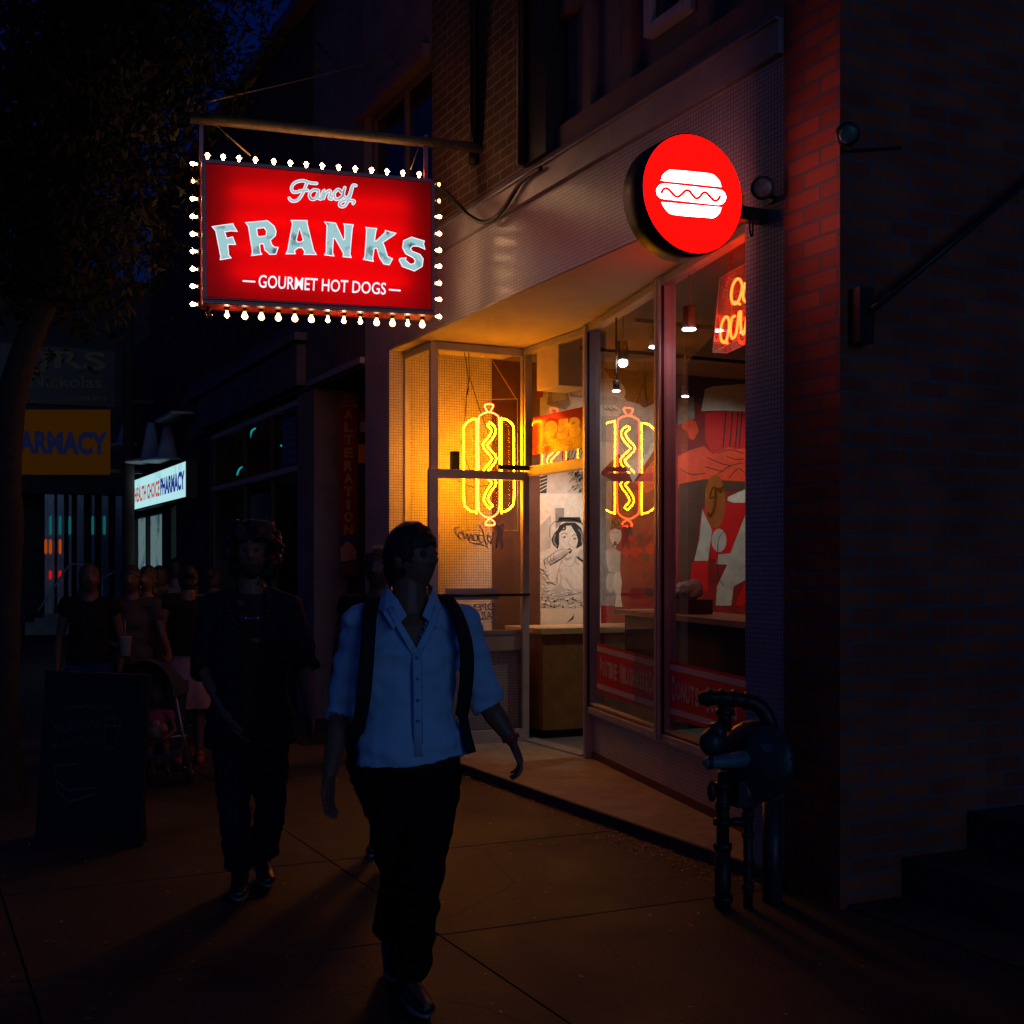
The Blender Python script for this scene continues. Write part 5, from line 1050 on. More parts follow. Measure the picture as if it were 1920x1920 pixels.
# far block with polished columns
YB = 36.0; fb = thing('far_building', (5, 37, 0), 'far dark building with polished metal columns and added teal, orange and red glow streaks', 'building')
M['polish'] = mat('brushed_metal_column', (.35, .36, .37), .28, .8, var=.2, vscale=3)
w = MB(); w.box(-3, 14, YB + 1.2, YB + 1.4, 0, 9.5, 'wallb'); w.box(-3, 14, YB - .2, YB + 1.2, 3.6, 9.5, 'wallb'); w.build('wall', None, fb)
for px in (86, 95, 113, 131, 150, 174, 196, 222):
    v = pY(px, 1000, YB); wd = .05 if px in (86, 131, 174) else .1; c_ = MB().box(v.x - wd, v.x + wd, YB - .1, YB + .2, 0, 3.6, 'polish').build('column', None, fb, bevel=.02)
for nm, colr, y, st, xs_, hh_ in (('teal_column_glow', (.004, .085, .095), 985, 1, (95, 113, 131, 174, 196), .26), ('orange_column_glow', (.34, .05, .004), 1025, 1, (86, 95, 113), .20), ('red_column_glow', (.5, .008, .004), 1078, 1, (95, 113), .12)):
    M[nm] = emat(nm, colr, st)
    for px in xs_: v = pY(px, y, YB - .18); MB().lathe((v.x, YB - .16, v.z - hh_), (0, 0, 1), [(0, .015), (.05, .035), (hh_ * 2 - .05, .035), (hh_ * 2, .015)], nm, 10).build('lamp', None, fb)  # added glowing rods imitating coloured reflections on the columns
hr = MB()
def hp(x, y): return pY(x, y, 27)
for a_, b_ in (((72, 1145), (130, 1058)), ((130, 1058), (176, 1058)), ((130, 1062), (130, 1140)), ((176, 1058), (182, 1085)), ((190, 1085), (228, 1065)), ((154, 1060), (154, 1140)), ((100, 1100), (100, 1150)), ((192, 1085), (192, 1140))): hr.tube([hp(*a_), hp(*b_)], .022, 'alu', 6)
o = hr.build('handrail'); tag(o, 'thin pale metal handrails in front of the far polished columns', 'railing')
pl_ = MB(); 
for i in range(5): v = pZ(60 + i * 17, 1190, 0); pl_.box(v.x - .16, v.x + .16, v.y - .16, v.y + .16, 0, .3 + .1 * (i % 3), 'concrete')
o = pl_.build('planter_row'); tag(o, 'row of pale low planters beyond the tree, below the far handrail', 'planter')
o = MB(); v = pX(447, 635, 6.0)
M['tinyR'] = emat('tiny_red_lights', (1, .2, .05), 5)

# ================================================================ TREE
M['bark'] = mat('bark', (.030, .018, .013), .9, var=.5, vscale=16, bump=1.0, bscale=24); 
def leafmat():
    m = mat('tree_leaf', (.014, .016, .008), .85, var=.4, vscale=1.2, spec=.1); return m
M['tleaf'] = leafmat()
WT = 8.6; tree = thing('street_tree', tuple(pZ(12, 1505)), 'large dark leafy street tree at the left edge, its trunk rising past the signs', 'tree')
def pt(x, y, dw=0): return pW(x, y, WT + dw)
b_ = MB(); b0 = pZ(10, 1508)
def limb(pts, rad):
    p = spl([Vector(q) for q in pts], False, 6); n = len(p); rs_ = []
    for i in range(n): k = i / (n - 1) * (len(rad) - 1); j = min(int(k), len(rad) - 2); rs_.append(rad[j] + (rad[j + 1] - rad[j]) * (k - j))
    q = []
    for i, v in enumerate(p): q.append(v + Vector((noise.noise(v * 2.1), noise.noise(v * 2.1 + Vector((9, 0, 0))), 0)) * .03); rs_[i] *= 1 + .15 * noise.noise(v * 4)
    b_.tube(q, rs_, 'bark', 18); return p
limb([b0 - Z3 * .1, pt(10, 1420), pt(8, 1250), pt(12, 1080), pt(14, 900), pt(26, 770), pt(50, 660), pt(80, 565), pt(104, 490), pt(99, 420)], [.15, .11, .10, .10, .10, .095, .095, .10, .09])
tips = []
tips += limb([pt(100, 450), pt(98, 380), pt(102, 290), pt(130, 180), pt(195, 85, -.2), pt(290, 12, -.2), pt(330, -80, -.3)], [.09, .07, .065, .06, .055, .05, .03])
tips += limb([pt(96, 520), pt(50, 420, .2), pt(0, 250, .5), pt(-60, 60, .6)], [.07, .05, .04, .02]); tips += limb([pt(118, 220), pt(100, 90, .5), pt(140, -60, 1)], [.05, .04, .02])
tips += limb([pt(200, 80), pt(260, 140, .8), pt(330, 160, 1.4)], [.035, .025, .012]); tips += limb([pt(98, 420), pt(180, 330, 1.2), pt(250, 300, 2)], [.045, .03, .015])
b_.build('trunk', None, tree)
lf = MB(); rr = random.Random(4); cen = []
for q in tips[::2]: cen.append((q, .55))
for (x, y, dw, rad) in ((60, 60, 0, 1.0), (170, 40, .5, .9), (260, 80, 1, .8), (330, 40, 1.2, .7), (360, 110, 1.5, .4), (370, 20, .8, .4), (300, 200, 1.6, .7), (220, 260, 1.5, .7), (120, 330, 1.5, .8), (20, 250, 1, .9), (10, 450, 1.6, .8), (200, 420, 2, .7), (290, 330, 2, .5), (330, 250, 2.2, .5), (120, 520, 2.3, .6), (250, 520, 2.6, .4), (230, 170, 1, .8), (60, -60, 0, 1.2), (250, -60, 0, 1), (350, -40, .6, .5), (405, 160, 1.8, .22), (418, 110, 1.8, .15)):
    cen.append((pt(x, y, dw), rad))
for c_, rad in cen:
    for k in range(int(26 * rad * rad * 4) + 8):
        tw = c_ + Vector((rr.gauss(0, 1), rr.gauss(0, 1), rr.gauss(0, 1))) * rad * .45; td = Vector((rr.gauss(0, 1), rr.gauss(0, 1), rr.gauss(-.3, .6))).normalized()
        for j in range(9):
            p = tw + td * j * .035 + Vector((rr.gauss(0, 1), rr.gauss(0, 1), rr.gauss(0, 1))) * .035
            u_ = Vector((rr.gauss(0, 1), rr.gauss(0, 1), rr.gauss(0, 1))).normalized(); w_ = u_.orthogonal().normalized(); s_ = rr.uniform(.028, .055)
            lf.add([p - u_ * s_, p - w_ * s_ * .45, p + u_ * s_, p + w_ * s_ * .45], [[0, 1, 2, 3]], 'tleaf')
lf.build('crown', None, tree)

# ================================================================ SANDWICH BOARD
WB = 7.24; sb = thing('sandwich_board', tuple(pW(165, 1580, WB)), 'black folding pavement board with faint chalk drawings and the shop name, left of the people', 'sandwich board')
B0 = pZ(66, 1566); B1 = pZ(262, 1588); u_ = (B1 - B0).normalized(); n_ = Vector((u_.y, -u_.x, 0)); n_ = n_ if n_.y < 0 else -n_; Wd = (B1 - B0).length; Hh = .97; back = -n_ * .08
M['board'] = mat('black_chalkboard', (.01, .01, .011), .6, var=.3, vscale=6); M['chalk'] = mat('chalk', (.07, .075, .085), .9, var=.3, vscale=60); M['redlet'] = mat('dark_red_letters', (.10, .012, .012), .7)
b_ = MB(); b_.obox(B0, u_ * Wd, n_ * -.025, Z3 * Hh + back, 'board'); b_.build('front_panel', None, sb)
b_ = MB(); b_.obox(B0 - n_ * .12 + u_ * .03, u_ * (Wd - .10), n_ * -.025, Z3 * Hh - back * .8, 'board'); b_.build('back_panel', None, sb)
fnB = lambda a_, b2: B0 + u_ * Wd * a_ + (Z3 * Hh + back) * b2
nB = u_.cross(Z3 * Hh + back).normalized(); nB = nB if nB.dot(n_) > 0 else -nB
d = Draw(fnB, nB); fx = lambda x, y: ((x - 60) / 200, 1 - (y - 1275) / 312)
def fq(pts): return [fx(x, y) for x, y in pts]
zs_ = zc(0, 1000, 3.2)
def fz(pts): return fq(zs_(pts))
d.text('Fancy', fz([(400, 885), (545, 880), (540, 930), (400, 935)]), 'chalk', 0, 0, False, .3)
for i, ch in enumerate('FRANKS'): x = 250 + i * 78; y = 1000 - 16 * math.sin(math.pi * i / 5); d.text(ch, fz([(x, y - 22), (x + 56, y - 24), (x + 58, y + 38), (x + 3, y + 42)]), 'redlet', 0, .04)
d.text('- GOURMET HOT DOGS -', fz([(315, 1085), (650, 1065), (650, 1092), (315, 1112)]), 'chalk', 0, .03)
d.text('MILKSHAKE', fz([(270, 1200), (560, 1140), (560, 1200), (275, 1260)]), 'chalk', 0, 0); d.text('& Ice Cream', fz([(265, 1300), (570, 1240), (570, 1290), (270, 1350)]), 'chalk', 0, 0, False, .3)
for st in ([(580, 1190), (600, 1320), (655, 1320), (680, 1190), (580, 1190)], [(585, 1180), (600, 1140), (660, 1140), (685, 1180)], [(640, 1110), (645, 1185)], [(290, 1460), (320, 1600), (390, 1660), (545, 1600), (545, 1560), (390, 1590), (310, 1540)], [(290, 1450), (430, 1430), (445, 1460)]): d.stroke(fz(st), .012, 'chalk', 0, smooth=False)
d.build('chalk_lettering', sb)
# ================================================================ PEOPLE
def clothm(name, col, var=.12, rough=.85): return mat(name, col, rough, var=var, vscale=5, bump=.35, bscale=220, spec=.1)
M['skinA'] = mat('skin_brown', (.21, .095, .060), .5, var=.1, vscale=12, spec=.4); M['skinB'] = mat('skin_tan', (.12, .05, .034), .5, var=.1, vscale=12, spec=.4)
M['hairk'] = mat('black_hair', (.012, .009, .008), .55, var=.3, vscale=30, bump=.6, bscale=90); M['hairb'] = mat('brown_hair', (.05, .028, .018), .55, var=.3, vscale=30, bump=.6, bscale=90)
M['shirtblue'] = clothm('light_blue_cotton', (.36, .64, .90)); M['trk'] = clothm('black_trousers', (.006, .006, .008)); M['navy'] = clothm('navy_cloth', (.014, .016, .032)); M['brownc'] = clothm('brown_grey_cloth', (.05, .03, .03))
M['denim'] = clothm('dark_denim', (.012, .015, .032), .3); M['greyc'] = clothm('grey_top', (.06, .042, .04)); M['blk'] = clothm('black_top', (.012, .01, .012)); M['bshort'] = clothm('dark_blue_shorts', (.02, .025, .12))
M['floral'] = clothm('pink_floral_skirt', (.25, .16, .20), .5); M['whitec'] = clothm('pale_top', (.14, .13, .16)); M['pink'] = clothm('pink_top', (.35, .06, .10)); M['shoe'] = mat('dark_shoe', (.02, .018, .018), .4); M['sole'] = mat('pale_shoe_sole', (.30, .27, .25), .6)
M['eye'] = mat('eye_white', (.05, .04, .035), .15); M['strap'] = mat('black_webbing', (.008, .008, .009), .8, bump=.3, bscale=300); M['redsh'] = mat('red_shoe', (.30, .04, .03), .5)
RT = Vector((C_, -S_, 0)); TC = Vector((-S_, -C_, 0))
def facing(deg): return (TC * math.cos(R(deg)) + RT * math.sin(R(deg))).normalized()      # 0 = at the camera, + = towards picture right
def remesh(mb, name, mt, parent, vox, sm=6, disp=None, cut=None):
    me = bpy.data.meshes.new('tmp'); me.from_pydata(mb.v, [], mb.f); ob = bpy.data.objects.new('tmp', me); COL.objects.link(ob)
    m = ob.modifiers.new('r', 'REMESH'); m.mode = 'VOXEL'; m.voxel_size = vox; m.use_smooth_shade = True
    if sm: s = ob.modifiers.new('s', 'SMOOTH'); s.iterations = sm; s.factor = .5
    dg = bpy.context.evaluated_depsgraph_get(); e = ob.evaluated_get(dg).to_mesh()
    vs = [v.co.copy() for v in e.vertices]; ns = [v.normal.copy() for v in e.vertices]; fs = [list(p.vertices) for p in e.polygons]
    ob.evaluated_get(dg).to_mesh_clear(); bpy.data.objects.remove(ob); bpy.data.meshes.remove(me)
    if disp: vs = [v + n * disp(v) for v, n in zip(vs, ns)]
    if cut:
        k = [cut(v) for v in vs]; fs = [f for f in fs if not all(k[i] for i in f)]
        used = sorted({i for f in fs for i in f}); mp = {a: b for b, a in enumerate(used)}; vs = [vs[i] for i in used]; fs = [[mp[i] for i in f] for f in fs]
    out = MB(); out.add(vs, fs, mt, True); return out.build(name, None, parent)
def head(mb, c, fwd, up, k=1.0):
    fwd = fwd.normalized(); lat = up.cross(fwd).normalized(); upv = fwd.cross(lat).normalized()
    n, kk = 40, 28; vs = []; fs = []; G = lambda x, s: math.exp(-(x / s) ** 2)
    for i in range(kk + 1):
        ph = math.pi * i / kk
        for j in range(n):
            th = 2 * math.pi * j / n; x, y, z = math.sin(ph) * math.cos(th), math.sin(ph) * math.sin(th), math.cos(ph)
            X = x * .076; Y = y * .096; Z = z * .118
            if z < 0: X *= 1 - .30 * (-z) ** 1.6
            if z < -.25 and y < 0: Y *= 1 - .55 * min(1, (-z - .25) / .5)
            if y > 0:
                Y *= .93; f = min(1, y * 2)
                Y += f * (.031 * G(x, .19) * G(z + .17, .13) + .014 * G(x, .15) * G(z - .02, .19) + .009 * G(z - .25, .09) * G(x, .55) - .013 * G(abs(x) - .40, .16) * G(z - .07, .10)
                          + .011 * G(x, .27) * G(z + .47, .045) + .010 * G(x, .24) * G(z + .58, .045) - .003 * G(x, .3) * G(z + .42, .03) + .010 * G(x, .32) * G(z + .86, .16) + .004 * G(abs(x) - .55, .2) * G(z + .12, .15))
            vs.append(c + (lat * X + fwd * Y + upv * Z) * k)
    for i in range(kk):
        for j in range(n): j2 = (j + 1) % n; fs.append([i * n + j2, i * n + j, (i + 1) * n + j, (i + 1) * n + j2])
    mb.add(vs, fs)
    rot = Matrix((lat, fwd, upv)).transposed()
    for sg in (-1, 1): mb.ell(c + (lat * sg * .077 + fwd * -.006 + upv * -.004) * k, .010 * k, .019 * k, .033 * k, None, rot)
    return lat, fwd, upv
def hand(mb, w, d, lat, g, curl=.5, side=1):
    """w wrist, d direction of the hand, lat = direction across the palm on the thumb side"""
    d = d.normalized(); t = (lat - d * lat.dot(d)).normalized(); pn = d.cross(t) * side
    mb.tube([w - d * .01 * g, w + d * .03 * g, w + d * .07 * g, w + d * .092 * g], [(.024 * g, .018 * g), (.036 * g, .016 * g), (.041 * g, .015 * g), (.038 * g, .012 * g)], None, 12, lat=t, round_=True)
    for i, (o_, L, r_) in enumerate(((.030, .072, .0088), (.010, .080, .009), (-.010, .074, .0086), (-.029, .058, .0078))):
        p = w + d * .088 * g + t * o_ * g; q = d * 1.0 + t * (o_ * 2.2); pts = [p - d * .02 * g, p]; a = 0
        for s_ in (.45, .32, .23):
            a += curl * (.55 + .08 * i); q2 = (q.normalized() * math.cos(a) + pn * math.sin(a)); p = p + q2 * L * s_ * g; pts.append(p)
        mb.tube(pts, [r_ * g, r_ * g, r_ * .95 * g, r_ * .85 * g, r_ * .7 * g], None, 8, round_=True)
    p = w + d * .022 * g + t * .024 * g; q = (d * .75 + t * .62 + pn * .25).normalized(); mb.tube([p - q * .01 * g, p + q * .032 * g, p + (q + d * .25).normalized() * .058 * g, p + (q * .8 + d * .6).normalized() * .082 * g], [.013 * g, .012 * g, .010 * g, .0085 * g], None, 8, round_=True)
def body(J, g, lat, fwd, hands=(.5, .5), fem=0):
    mb = MB(); hc = J['head']; upv = (hc - J['neck']).normalized()
    head(mb, hc, J.get('face', fwd), (Z3 * .8 + upv * .2).normalized(), g * J.get('hk', 1))
    mb.tube([J['neck'] - Z3 * .05 * g, J['neck'] + Z3 * .03 * g, hc - Z3 * .03 * g - J.get('face', fwd) * .012], [(.080 * g, .066 * g), (.063 * g, .063 * g), (.059 * g, .062 * g)], None, 14, lat=lat, round_=True)
    f_ = 1 - .08 * fem; hp = (J['hpL'] + J['hpR']) / 2
    mb.tube([hp - Z3 * .06 * g, hp, J['waist'], J['chest'], J['neck'] - Z3 * .09 * g, J['neck'] - Z3 * .03 * g], [(.14 * g, .10 * g), (.165 * g, .118 * g), (.138 * g * f_, .10 * g), (.165 * g * f_, .118 * g), (.12 * g * f_, .09 * g), (.066 * g, .058 * g)], None, 20, lat=lat, round_=True)
    for s_ in 'LR':
        sh, el, wr, ha = J['sh' + s_], J['el' + s_], J['wr' + s_], J['ha' + s_]
        mb.tube([J['neck'] - Z3 * .055 * g + (sh - J['neck']) * .25, sh], [.05 * g, .052 * g * f_], None, 12, round_=True)
        mb.tube([sh, sh.lerp(el, .5), el, el.lerp(wr, .3), wr], [.053 * g * f_, .046 * g * f_, .039 * g * f_, .041 * g * f_, .026 * g], None, 14, round_=True)
        hand(mb, wr, ha - wr, J['th' + s_], g * .98, hands[0 if s_ == 'L' else 1], 1 if s_ == 'L' else -1)
        h_, k_, a_, t_ = J['hp' + s_], J['kn' + s_], J['an' + s_], J['to' + s_]
        mb.tube([h_, h_.lerp(k_, .5), k_, k_.lerp(a_, .3), k_.lerp(a_, .75), a_], [.088 * g, .074 * g, .054 * g, .054 * g, .036 * g, .034 * g], None, 14, round_=True)
        mb.tube([a_ - Z3 * .03 * g - (t_ - a_).normalized() * .03 * g, a_.lerp(t_, .5) - Z3 * .025 * g, t_], [.034 * g, .033 * g, .022 * g], None, 10, round_=True)
    return mb
def wrinkle(amp, sc, seed):
    o = Vector((seed, seed * 2, 0))
    return lambda v: amp * (noise.noise(Vector((v.x * sc, v.y * sc, v.z * sc * 2.2)) + o) + .5 * noise.noise(v * sc * 2.6 + o))
def top(J, g, lat, parent, m, sleeve=1.0, hem=.10, infl=.022, vox=.009, nm='shirt', seed=1, cut=None, fem=0, extra=None):
    mb = MB(); hp = (J['hpL'] + J['hpR']) / 2; i = infl; f_ = 1 - .08 * fem
    lo = hp - Z3 * (hem - .06) * g
    mb.tube([lo, lo.lerp(J['waist'], .5), J['waist'], J['chest'], J['neck'] - Z3 * .10 * g, J['neck'] - Z3 * .035 * g], [(.176 * g + i * 1.6, .130 * g + i * 1.6), (.172 * g + i * 1.3, .126 * g + i * 1.3), (.142 * g * f_ + i * 1.4, .105 * g + i * 1.3), (.168 * g * f_ + i, .120 * g + i), (.125 * g * f_ + i, .095 * g + i), (.068 * g + i, .062 * g + i * .8)], None, 26, lat=lat)
    for s_ in 'LR':
        sh, el, wr = J['sh' + s_], J['el' + s_], J['wr' + s_]
        mb.tube([J['neck'] - Z3 * .06 * g + (sh - J['neck']) * .2, sh], [.052 * g + i, .057 * g + i * .8], None, 14, round_=True)
        if sleeve > 0:
            e = sh.lerp(el, min(1, sleeve)); pts = [sh, sh.lerp(e, .5), e]; rr_ = [.052 * g + i * .6, .049 * g + i, .047 * g + i]
            if sleeve > 1: pts.append(el.lerp(wr, sleeve - 1)); rr_.append(.045 * g + i * .9)
            mb.tube([sh - (e - sh).normalized() * .02] + pts, [rr_[0] * .9] + rr_, None, 18)
            mb.tube([pts[-1] - (pts[-1] - pts[-2]).normalized() * .035, pts[-1]], rr_[-1] + .006, None, 16)
    if extra: extra(mb)
    return remesh(mb, nm, m, parent, vox, 4, wrinkle(.012, 9, seed), cut)
def pants(J, g, lat, parent, m, end=1.0, vox=.010, nm='trousers', infl=.014, seed=5, flare=0):
    mb = MB(); hp = (J['hpL'] + J['hpR']) / 2; i = infl
    mb.tube([hp - Z3 * .07 * g, hp, hp.lerp(J['waist'], .55)], [(.15 * g + i, .11 * g + i), (.164 * g + i * .6, .114 * g + i * .6), (.142 * g + i * .3, .098 * g + i * .3)], None, 22, lat=lat)
    mb.ell(hp - Z3 * .085 * g, .13 * g, .11 * g, .085 * g)
    for s_ in 'LR':
        h_, k_, a_ = J['hp' + s_], J['kn' + s_], J['an' + s_]
        pts = [h_, h_.lerp(k_, .5)]; rr_ = [.092 * g + i, .080 * g + i]
        if end < .5: pts = [h_, h_.lerp(k_, end * 2)]; rr_[1] += .01 + flare
        else: pts += [k_, k_.lerp(a_, .4), k_.lerp(a_, (end - .5) * 2)]; rr_ += [.062 * g + i, .060 * g + i, .052 * g + i + flare]
        mb.tube(pts, rr_, None, 18)
    return remesh(mb, nm, m, parent, vox, 4, wrinkle(.012, 8, seed))
def shoes(J, g, parent, m='shoe', sole='sole', vox=.007):
    for s_ in 'LR':
        a_, t_ = J['an' + s_], J['to' + s_]; d = t_ - a_; d.z = 0; d.normalize(); lt_ = Vector((-d.y, d.x, 0)); b_ = Vector((a_.x, a_.y, min(a_.z - .07 * g, 5))); up = (t_ - a_).normalized()
        bz = J.get('lift' + s_, 0)
        heel = Vector((a_.x, a_.y, bz + .035 * g)) - d * .055 * g; toe = heel + d * .27 * g; 
        mb = MB(); mb.tube([heel, heel + d * .08 * g + Z3 * .012, heel + d * .16 * g, toe], [(.036 * g, .040 * g), (.038 * g, .050 * g), (.045 * g, .036 * g), (.034 * g, .022 * g)], None, 16, lat=lt_, round_=True)
        mb.tube([a_, heel + d * .05 * g + Z3 * .02], .043 * g, None, 12, round_=True); so = remesh(mb, 'shoe', m, parent, vox, 3)
        out = []
        for k in range(24):
            t = 2 * math.pi * k / 24; x = math.cos(t); y = math.sin(t); out.append(heel + d * (.125 + .15 * x) * g + lt_ * y * (.044 if x > 0 else .036) * g * (1 - .25 * abs(x) ** 4))
        sb_ = MB(); zz_ = bz + .002; sb_.prism([(q.x, q.y) for q in out], zz_, zz_ + .022 * g, sole); sb_.build('sole', None, so)
def hairblob(parent, spec, m, vox=.009, amp=.008, sc=26, nm='hair', cut=None):
    mb = MB()
    for c, rx, ry, rz, rot in spec: mb.ell(c, rx, ry, rz, None, rot, 18, 12)
    return remesh(mb, nm, m, parent, vox, 2, wrinkle(amp, sc, 3), cut)
def frame_of(J, fwd): f = J.get('face', fwd).normalized(); l = Z3.cross(f).normalized(); return l, f, Matrix((l, f, Z3)).transposed()
def eyes(parent, J, fwd, g):
    l, f, r_ = frame_of(J, fwd); hk = J.get('hk', 1) * g
    for s_ in (-1, 1): MB().ell(J['head'] + (l * s_ * .030 + f * .076 + Z3 * .009) * hk, .012 * hk, .012 * hk, .009 * hk, 'eye').build('eye', None, parent)
def template(px, w, h, deg, pose):
    """joints of a standing figure; local x = its left, y = forward, z = up, metres for a 1.75 m body"""
    g = h / 1.75; fw = facing(deg); lt_ = Z3.cross(fw); o = pW(px, 1000, w); o.z = 0
    T = lambda x, y, z: o + (lt_ * x + fw * y) * g + Z3 * z * g
    J = dict(head=T(0, .02, 1.63), neck=T(0, -.01, 1.49), chest=T(0, 0, 1.28), waist=T(0, 0, 1.08), shL=T(.185, -.01, 1.42), shR=T(-.185, -.01, 1.42), hpL=T(.09, 0, .93), hpR=T(-.09, 0, .93),
             knL=T(.10, .03, .50), knR=T(-.10, .03, .50), anL=T(.10, -.02, .09), anR=T(-.10, -.02, .09), toL=T(.12, .16, .03), toR=T(-.12, .16, .03),
             elL=T(.25, -.04, 1.12), elR=T(-.25, -.04, 1.12), wrL=T(.25, .06, .87), wrR=T(-.25, .06, .87), haL=T(.24, .10, .70), haR=T(-.24, .10, .70))
    for k, v in pose.items(): J[k] = T(*v) if k != 'face' else facing(v)
    J['thL'] = fw; J['thR'] = fw
    return J, g, lt_, fw, o

# ---- man in the blue shirt
w1 = 4.50; w_ = lambda x, y, d=0: pW(x, y, w1 + d)
J = dict(head=w_(774, 1047), neck=w_(768, 1124), chest=w_(768, 1220), waist=w_(762, 1335), shR=w_(676, 1164, .02), shL=w_(868, 1168, .05), elR=w_(640, 1340, .04), elL=w_(915, 1322, .12), wrR=w_(618, 1450, -.08), wrL=w_(958, 1385, .10), haR=w_(612, 1560, -.14), haL=w_(985, 1450, .08),
         hpL=w_(815, 1432, .04), hpR=w_(728, 1430, -.02), knL=w_(790, 1648, -.10), knR=w_(752, 1650, .05), anL=w_(768, 1838, .12), anR=w_(735, 1810, .42), toL=w_(800, 1880, -.08), toR=w_(740, 1870, .3), face=facing(54) + Z3 * .10)
J['anL'].z = .10; J['toL'].z = .04; J['anR'].z = .17; J['toR'].z = .05; J['thL'] = facing(10); J['thR'] = facing(-20); J['liftR'] = .03
g1 = 1.0; fw = facing(14); lt1 = Z3.cross(fw)
man = thing('person', (J['hpL'] + J['hpR']).xy.to_3d() / 2, 'walking man in a light blue shirt with black backpack straps, nearest the camera', 'person')
remesh(body(J, g1, lt1, fw, (.75, .35)), 'body', 'skinA', man, .0050, 1); eyes(man, J, fw, 1)
nk = J['neck']
def vcut(v):
    d = v - nk; y = d.dot(fw); x = abs(d.dot(lt1) + .004); z = d.z
    return (y > .0 and -.170 < z < .08 and x < .010 + (z + .170) * .45) or (z > -.005 and math.hypot(x, y) < .2)
def shextra(mb):
    pass
shirt = top(J, g1, lt1, man, 'shirtblue', 1.06, .045, .014, .0075, 'shirt', 4, vcut)
def flap(sg):
    c = MB(); pts = []
    a = [nk + lt1 * sg * .070 - fw * .050 + Z3 * .062, nk + lt1 * sg * .080 + fw * .015 + Z3 * .040, nk + lt1 * sg * .056 + fw * .074 + Z3 * .004, nk + lt1 * sg * .026 + fw * .108 - Z3 * .055]
    b_ = [nk + lt1 * sg * .088 - fw * .055 - Z3 * .012, nk + lt1 * sg * .118 + fw * .02 - Z3 * .030, nk + lt1 * sg * .104 + fw * .088 - Z3 * .050, nk + lt1 * sg * .078 + fw * .122 - Z3 * .100]
    vs = a + b_ + [v + (fw * .6 + Z3 * .5 + lt1 * sg * .3) * .006 for v in a + b_]; n = 4; fs = []
    for i in range(3): fs += [[i, i + 1, n + i + 1, n + i], [8 + i, 8 + n + i, 8 + n + i + 1, 8 + i + 1], [i, 8 + i, 8 + i + 1, i + 1], [n + i, n + i + 1, 8 + n + i + 1, 8 + n + i]]
    fs += [[0, n, 8 + n, 8], [3, 11, 15, 7]]; c.add(vs, fs, 'shirtblue', False); c.build('collar', None, shirt)
flap(1); flap(-1)
for sg in (1, -1):
    c = MB(); c.tube([nk + lt1 * sg * .084 + fw * .092 - Z3 * .025, nk + lt1 * sg * .058 + fw * .122 - Z3 * .085, nk + lt1 * sg * .030 + fw * .138 - Z3 * .135, nk + lt1 * sg * .004 + fw * .143 - Z3 * .185], [(.013, .0045)] * 4, 'shirtblue', 10, lat=lt1); c.build('placket', None, shirt)
pk = MB(); pl0 = nk + fw * .141 - Z3 * .175; pl1 = (J['hpL'] + J['hpR']) / 2 + fw * .135 + Z3 * .045; pk.tube([pl0, pl0.lerp(pl1, .3) + fw * .016, pl0.lerp(pl1, .6) + fw * .006, pl1 + fw * .01], [(.017, .006)] * 4, 'shirtblue', 8, lat=lt1); pk.build('placket', None, shirt)
for k in range(5): q = pl0.lerp(pl1, .06 + .2 * k) + fw * (.016 + .008 * math.sin(k)); MB().lathe(q, fw, [(0, .0055), (.003, .0055)], 'sole', 10).build('button', None, shirt)
pants(J, g1, lt1, man, 'trk', .97, .009, flare=.012); shoes(J, g1, man)
l, f, r_ = frame_of(J, fw); hc = J['head']
def hcut(v):
    d = v - hc; y = d.dot(f); return y > .056 and d.z < .042 and abs(d.dot(l)) < .068
hairblob(man, [(hc - f * .014 + Z3 * .026, .089, .106, .108, r_), (hc - f * .03 - Z3 * .02, .084, .085, .10, r_)], 'hairk', .008, .006, 34, cut=hcut)
be = MB(); bc = (J['hpL'] + J['hpR']) / 2 + Z3 * .06; be.tube([bc - Z3 * .075, bc - Z3 * .035], [(.176, .130)] * 2, 'strap', 28, lat=lt1); be.build('belt', None, man)
def sdist(p, off): return p
bp = thing('backpack', tuple((J['chest'] - fw * .25 - Z3 * .35)), 'black backpack on the back of the man in the light blue shirt', 'backpack')
for pts in ([(700, 1120, -.02), (694, 1150, -.10), (690, 1200, -.165), (686, 1260, -.175), (680, 1320, -.165), (666, 1392, -.06)], [(836, 1118, 0), (856, 1150, -.05), (872, 1200, -.115), (876, 1250, -.12), (872, 1300, -.09), (866, 1340, 0)]):
    c = MB(); p = spl([w_(*q) for q in pts], False, 5); p = [w_(pts[0][0] - 4, pts[0][1] + 14, .16)] + p; c.tube(p, [(.025, .006)] * len(p), 'strap', 8, lat=lt1); c.build('strap', None, bp)
c = MB(); p = spl([w_(866, 1325, 0), w_(872, 1365, -.04), w_(884, 1412, -.05)], False, 4); c.tube(p, [(.018, .004)] * len(p), 'strap', 6, lat=lt1); c.build('strap_end', None, bp)
c = MB(); bk = J['chest'] - fw * .23 - Z3 * .08; c.tube([bk - Z3 * .24, bk - Z3 * .15, bk + Z3 * .1, bk + Z3 * .22], [(.12, .06), (.15, .09), (.145, .085), (.09, .05)], 'strap', 20, lat=lt1, round_=True); c.build('bag', None, bp)
M['redband'] = mat('red_bracelet', (.5, .04, .03), .25); MB().tube([J['wrL'] + (J['haL'] - J['wrL']).normalized() * x for x in (-.012, .006)], .033, 'redband', 16).build('bracelet', None, man)  # red bracelet at the wrist

